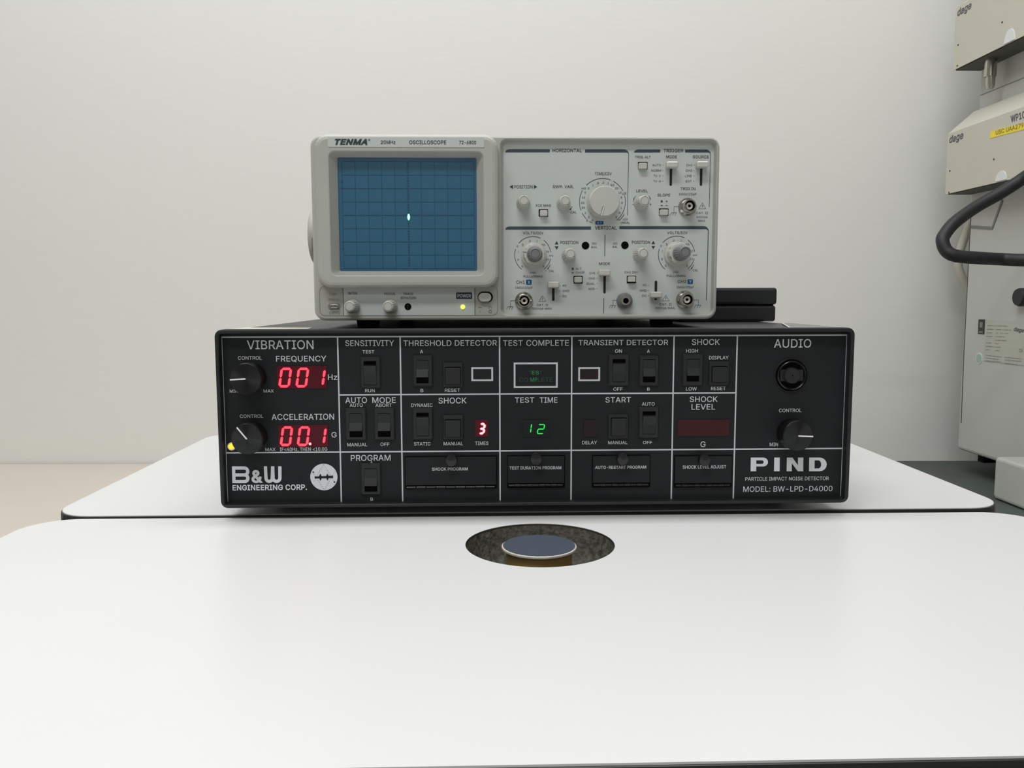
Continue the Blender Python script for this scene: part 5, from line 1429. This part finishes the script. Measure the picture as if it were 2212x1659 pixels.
# --- coaxial sockets
def coax(reg, fx, fy, prot=0.0115, ground=False):
    s = at(reg, fx, fy, CY - prot)
    c = (s.x, CY, s.z)
    if ground:
        o = MB().lathe(c, [(0.0062, 0.0002), (0.0062, 0.0030), (0.0060, 0.0034), (0.0044, 0.0050)], 40, 'y').build('ground_terminal', 'knob_grey', scope, 'grey collar with metal ring')
        MB().lathe(c, [(0.0036, 0.0048), (0.0036, prot - .0006), (0.0033, prot), (0.0022, prot), (0.0021, prot - .0006), (0.0021, 0.0052)], 36, 'y', cap1=False).build('metal_ring', 'steel', o)
        MB().lathe(c, [(0.0021, 0.0055), (0.0, 0.0055)], 24, 'y', cap0=False, cap1=False).build('bore', 'black_void', o)
        return
    o = MB().lathe(c, [(0.0070, 0.0002), (0.0070, 0.0016), (0.0067, 0.0022), (0.0058, 0.0026), (0.0054, 0.0032), (0.0050, 0.0034), (0.0048, 0.0040), (0.0048, prot - .0008), (0.0046, prot), (0.0040, prot), (0.0039, prot - .0005), (0.0039, 0.0045)], 48, 'y', cap1=False).build('coaxial_socket', 'steel', scope)
    MB().lathe(c, [(0.0039, 0.0048), (0.0027, 0.0048)], 36, 'y', cap0=False, cap1=False).build('bore', 'black_void', o)
    MB().lathe(c, [(0.0027, 0.0044), (0.0027, prot - .0032), (0.0025, prot - .003), (0.0012, prot - .003), (0.0012, prot - .0045)], 32, 'y', cap1=False).build('insulator', 'ptfe', o, 'white insulator')
    MB().lathe(c, [(0.0012, prot - .0044), (0.0007, prot - .0044), (0.0007, prot - .0034), (0.0, prot - .0034)], 20, 'y', cap0=False, cap1=False).build('centre_contact', 'black_void', o)
    for sx in (-1, 1):
        MB().lathe((c[0] + .0047 if sx > 0 else c[0] - .0047 + .0009, CY - prot + .0030, c[2]), [(0.0009, -.0009), (0.0009, 0.0)], 12, 'x').build('bayonet_lug', 'steel', o)


coax('e', 473, 1280)
coax('d', 1218, 1236)
coax('f', 1030, 925)
coax('f', 288, 938, 0.0085, True)

# --- feet and handle
for fx, fy in ((796, 0.062), (1428, 0.062)):
    x = PY(fx, 700, fy).x
    MB().loft([V3(rrect(x - .0095, x + .0095, fy - .009, fy + .009, .003, 4), SZ0 + .004), V3(rrect(x - .0080, x + .0080, fy - .0075, fy + .0075, .003, 4), ST)]).build('foot', 'rubber', scope)
    MB().loft([V3(rrect(x - .0095, x + .0095, 0.375, 0.393, .003, 4), SZ0 + .004), V3(rrect(x - .0080, x + .0080, 0.3765, 0.3915, .003, 4), ST)]).build('foot', 'rubber', scope)
hz = PY(664, 512, 0.085).z
hd = PY(664.5, 512, 0.066).x
hub_w = SX0 + .002 - hd
MB().lathe((SX0 + .002, 0.085, hz), [(0.0225, 0.0), (0.0225, hub_w * .8), (0.0215, hub_w * .94), (0.0195, hub_w)], 48, 'x').build('handle_hub', 'beige', scope)
MB().lathe((SX1 + .003, 0.085, hz), [(0.0225, 0.006), (0.0225, 0.001), (0.0215, 0.0)], 48, 'x').build('handle_hub', 'beige', scope)
for xa, xb in ((hd + .0005, hd + hub_w - .003), (SX1 - .0015, SX1 + .003)):
    MB().box(xa, xb, 0.085, 0.46, hz - .008, hz + .008, .0015).build('handle_arm', 'beige', scope)
MB().box(hd + .0005, SX1 + .003, 0.455, 0.475, hz - .009, hz + .009, .003).build('handle_grip', 'beige', scope)
MB().lathe((SX0 + .002, 0.085, hz - .0035), [(0.0224, 0.0), (0.0224, hub_w * .72)], 48, 'x').build('hub_skirt', 'beige_dark', scope)

# ------------------------------------------------------------------ the wire bond tester at the right
CXF, YB = 0.757, 0.75       # its side face looks at the instruments; its far end stands at YB
mach = thing('bond_tester', 'tall pale grey machine with rating plate at the right edge beside the back wall', 'machine', (0.95, 0.6, BZ))
zc = PX(2072, 972, CXF).z
MB().box(CXF, 1.20, 0.30, YB, zc, 0.345, 0.006).build('cabinet', 'machine', mach)
MB().box(CXF + 0.007, 1.18, 0.40, YB, 0.335, 1.15, 0.003).build('column', 'machine', mach)
# plinth sticking out low down towards the viewer
pb_ = PX(2148.5, 986, CXF - 0.052)
MB().box(CXF - 0.052, 1.18, 0.24, pb_.y, BZ + .004, pb_.z, 0.005).build('plinth', 'machine', mach)
MB().lathe((CXF - 0.020, pb_.y - .04, pb_.z), [(0.0062, -0.001), (0.0062, 0.0012), (0.0045, 0.0022), (0.0, 0.0022)], 20, 'z', cap1=False).build('plinth_screw', 'steel', mach, 'steel cap screw')
fp = PX(2125.5, 994, CXF + 0.01)
MB().box(CXF + .004, CXF + .03, fp.y - .008, fp.y + .008, zc - .010, zc + .004, .001).build('gap_block', 'black_void', mach, 'small black block drawn for the dark gap under the cabinet')  # black block drawn where the gap between cabinet and plinth is only dark
# joint lines and bent gasket strip on the side face
mb = MB()


def side_strip(mb, pts, wpx, X, th=0.0012):
    """a strip through photographed points lying on the side plane X"""
    P3 = [PX(u, v, X) for u, v in pts]
    k = (PX(pts[0][0] + wpx, pts[0][1], X) - P3[0]).length if False else wpx
    n = len(P3)
    Ls, Rs = [], []
    for i in range(n):
        a_, b_ = P3[max(i - 1, 0)], P3[min(i + 1, n - 1)]
        d_ = (b_ - a_).normalized()
        nrm = Vector((0, -d_.z, d_.y)) * (k / 2)
        Ls.append(P3[i] + nrm)
        Rs.append(P3[i] - nrm)
    for i in range(n - 1):
        q = [Ls[i], Ls[i + 1], Rs[i + 1], Rs[i]]
        q2 = [v - Vector((th, 0, 0)) for v in q]
        mb.loft([q, q2])


side_strip(mb, [(2099, 490), (2144, 493), (2166, 432)], 0.0048, CXF)
mb.build('gasket', 'gasket', mach, 'mid grey bent strip')
mb = MB()
side_strip(mb, [(2118, 206), (2212, 168), (2290, 136)], 0.0014, CXF + .007, 0.0004)
mb.build('column_joint', 'gasket', mach)
mb = MB()
side_strip(mb, [(2098.5, 445), (2082.5, 760), (2076.5, 914)], 0.0018, CXF, 0.0004)
mb.build('cabinet_joint', 'module_under', mach)
kn = PX(2216, 642, CXF)
MB().lathe((CXF, kn.y, kn.z), [(0.0135, 0.0), (0.0135, 0.010), (0.012, 0.013), (0.0, 0.013)], 28, 'x', cap1=False).build('side_knob', 'black_plastic', mach, 'round black knob')


def side_plate(name, m, quad, parent, label=None, X=CXF, th=0.0006):
    P3 = [PX(u, v, X) for u, v in quad]
    return MB().loft([P3, [p - Vector((th, 0, 0)) for p in P3]]).build(name, m, parent, label)


def side_write(text, m, bl, br, tl, parent, X=CXF, off=0.0009, bold=0.0, shear=0.0, name='lettering'):
    mb = MB()
    o = Vector((off, 0, 0))
    write_quad(mb, text, PX(*bl, X) - o, PX(*br, X) - o, PX(*tl, X) - o, bold, shear)
    return mb.build(name, m, parent)


rp = side_plate('rating_plate', 'plate', [(2130, 690), (2240, 695), (2235, 792), (2126, 780)], mach, 'pale rating plate with rows of small grey print')
rows = []
Sx = lambda x, y: (2040 + x / 9.215, 660 + y / 9.217)
mb = MB()
for x0, x1, y0, y1, th_ in ((865, 940, 400, 402, 24), (955, 1030, 402, 404, 20), (1045, 1275, 404, 412, 24), (862, 990, 470, 474, 24), (1030, 1140, 475, 480, 24), (1170, 1335, 482, 490, 24),
                            (855, 960, 541, 544, 24), (1030, 1085, 545, 548, 20), (1120, 1180, 550, 552, 20), (1210, 1285, 552, 558, 20), (850, 960, 612, 616, 24), (1030, 1210, 617, 624, 24),
                            (1020, 1250, 690, 698, 24), (845, 935, 742, 746, 24), (1015, 1105, 755, 760, 20), (838, 985, 812, 820, 24), (1012, 1135, 826, 832, 24), (836, 912, 880, 884, 24), (1015, 1100, 895, 900, 24),
                            (830, 1165, 990, 1028, 22), (828, 1095, 1045, 1072, 22), (822, 1165, 1098, 1128, 22), (1210, 1535, 1030, 1060, 22), (1208, 1535, 1082, 1112, 22), (1205, 1465, 1145, 1180, 22)):
    for k in range(int((x1 - x0) / 26) + 1):
        xa, xb = x0 + 26 * k, min(x1, x0 + 26 * k + (20 if k % 4 else 14))
        if xb - xa < 5:
            continue
        ya = y0 + (y1 - y0) * (xa - x0) / (x1 - x0)
        hh = th_ * (0.5 if k % 3 else 0.68) * 0.8
        mb.poly([PX(*Sx(x, y), CXF) - Vector((0.0009, 0, 0)) for x, y in ((xa, ya + hh * .6), (xb, ya + hh * .6), (xb, ya - hh * .6), (xa, ya - hh * .6))])
o_ = mb.build('small_print', 'plate_ink', rp)
side_write('dage', 'machine_ink', (2190.5, 717), (2212, 721), (2192, 706), rp, bold=0.02, shear=0.15)
side_write('CE', 'plate_ink', (2202, 760), (2210, 761), (2202.4, 753), rp)
wl = side_plate('warning_label', 'sticker_black', [(2114.5, 690), (2128, 690), (2126.5, 722), (2113, 721)], mach, 'small black label')
mb = MB()
mb.poly([PX(*Sx(x, y), CXF) - Vector((0.0009, 0, 0)) for x, y in ((695, 512), (775, 512), (772, 545), (692, 545))])
mb.poly([PX(*Sx(x, y), CXF) - Vector((0.0009, 0, 0)) for x, y in ((715, 330), (775, 330), (770, 440), (712, 440))])
mb.build('label_print', 'gasket', wl)
gs = PX(2115.5, 774, CXF)
mb = MB()
circ = lambda r_, x: [Vector((x, gs.y + r_ * cos(2 * pi * i / 28), gs.z + r_ * sin(2 * pi * i / 28))) for i in range(28)]
g1 = MB().loft([circ(0.0090, CXF), circ(0.0090, CXF - .0006)]).build('round_sticker', 'sticker_white', mach, 'round white and green sticker')
MB().loft([circ(0.0074, CXF), circ(0.0074, CXF - .0010)]).build('sticker_disc', 'sticker_green', g1)


# the two load cell modules hung on its side
def load_module(label, corners, slope, xm, chamfer, y_near, badge, pins, oval, nozzle):
    (u0, v0), (u1, v1) = corners              # far upper and far lower corner of the side face
    top, bot = PX(u0, v0, xm), PX(u1, v1, xm)
    yf = (top.y + bot.y) / 2
    t = thing('load_module', label, 'instrument module', (xm + .05, yf - .1, bot.z), 'load modules on the bond tester')
    xs = CXF + (0.0065 if nozzle else -0.0004)
    zt_, zb_ = top.z, bot.z
    prof = [(xs, zb_ + .002), (xm + .0012, zb_ + .002), (xm + .0012, zb_), (xm, zb_), (xm, zt_), (xs, zt_ + chamfer)]
    mb = MB()
    mb.loft([[Vector((x, y, z)) for x, z in prof] for y in (yf, y_near)])
    mb.build('housing', 'module', t)
    mb = MB()
    mb.box(xm + .004, xs, y_near, yf - .002, zb_ - .0008, zb_ + .0025)
    mb.build('chassis', 'module_under', t, 'dark underside')
    for (u, v) in pins:
        p_ = PX(u, v, xm)
        MB().lathe((xm, p_.y, p_.z), [(0.0016, 0.0), (0.0014, 0.0006), (0.0, 0.0006)], 14, 'x', cap1=False).build('screw', 'module_under', t)
    (bu, bv), sz = badge
    side_write('dage', 'machine_ink', (bu, bv), (bu + 30 * sz, bv - 30 * sz * slope), (bu + 1, bv - 20 * sz), t, xm, 0.0003, 0.02, 0.12, 'badge')
    if oval:
        mb = MB()
        c_ = PX(oval[0], oval[1], xm)
        mb.loft([[Vector((x, c_.y + .013 * cos(pi * i / 14), max(zb_ + .001, c_.z + oval[2] * sin(pi * i / 14)))) for i in range(15)] for x in (xm, xm - .0012)])
        mb.build('latch', 'sticker_white', t, 'white half round latch')
    if nozzle:
        n_ = PX(2141, 122, xm + .022)
        zz = [PX(2141, v, xm + .022).z for v in (116, 124, 165, 168, 182, 190)]
        MB().lathe((n_.x, n_.y, 0), [(0.0098, zb_ + .001), (0.0098, zz[1]), (0.0088, zz[1] - .001), (0.0088, zz[2])], 28, 'z').build('nozzle', 'steel', t, 'steel nozzle')
        MB().lathe((n_.x + .001, n_.y, 0), [(0.0068, zz[2]), (0.0066, zz[4]), (0.0050, zz[5]), (0.0, zz[5] - .001)], 24, 'z', cap1=False).build('nozzle_tip', 'steel', t)
    return t, xm


m1, x1_ = load_module('upper cream module on the tall machine with a steel nozzle below', ((2064, 18), (2059, 152)), 0.58, 0.7188, 0.030, 0.40, ((2068, 40), 1.0), ((2165, 48), (2070, 97), (2068, 142)), (2181, 96, 0.022), True)
m2, x2_ = load_module('lower cream module on the tall machine with a yellow sticker', ((2048.5, 289), (2041, 420)), 0.34, 0.7153, 0.036, 0.40, ((2050.5, 314), 1.0), ((2147, 344), (2052, 369), (2050, 416)), (2163, 390, 0.014), False)
side_write('WP100', 'machine_ink', (2184, 265), (2222, 252), (2183, 250), m2, x2_, 0.0003, 0.02, 0.0, 'badge')
sy = [PX(u, v, x2_) for u, v in ((2140.5, 284), (2139, 299), (2230, 275), (2231, 260))]
ys = MB().loft([sy, [p - Vector((.0005, 0, 0)) for p in sy]]).build('asset_sticker', 'sticker_yellow', m2, 'yellow sticker with faint brown print')
side_write('USC UAA279', 'sticker_ink', (2152, 291.5), (2212, 274.5), (2152, 282), ys, x2_, 0.0008, 0.0)

# hose behind the machine, cable in front of it
hp = [(2115, 470), (2097, 482), (2087, 505), (2076, 535), (2070, 560), (2071, 580), (2079, 600), (2092, 622), (2110, 650)]
ho = MB()
ho.tube([PY(u, v, 0.785) for u, v in hp], 0.0068, 14, 6)
tag(ho.build('hose', 'hose'), 'cream bent hose between the tall machine and the back wall', 'hose')
cb = MB()
cp = [(2360, 296, .38), (2280, 338, .45), (2212, 384, .485), (2163, 416, .49), (2108.5, 447, .49), (2063, 480, .48), (2041, 506, .475), (2036, 520, .47), (2043, 540, .465), (2062, 552, .46), (2108, 557, .46), (2163, 560, .47), (2212, 562, .45), (2290, 560, .42)]
cb.tube([Vector((CXF - .003, 0.335, 0.315)), Vector((CXF - .03, 0.335, 0.316))] + [PY(u, v, y) for u, v, y in cp] + [Vector((CXF - .03, 0.35, 0.205)), Vector((CXF - .003, 0.35, 0.205))], 0.0083, 18, 8)
tag(cb.build('cable', 'cable'), 'thick black cable looping out from the side of the tall machine', 'cable')
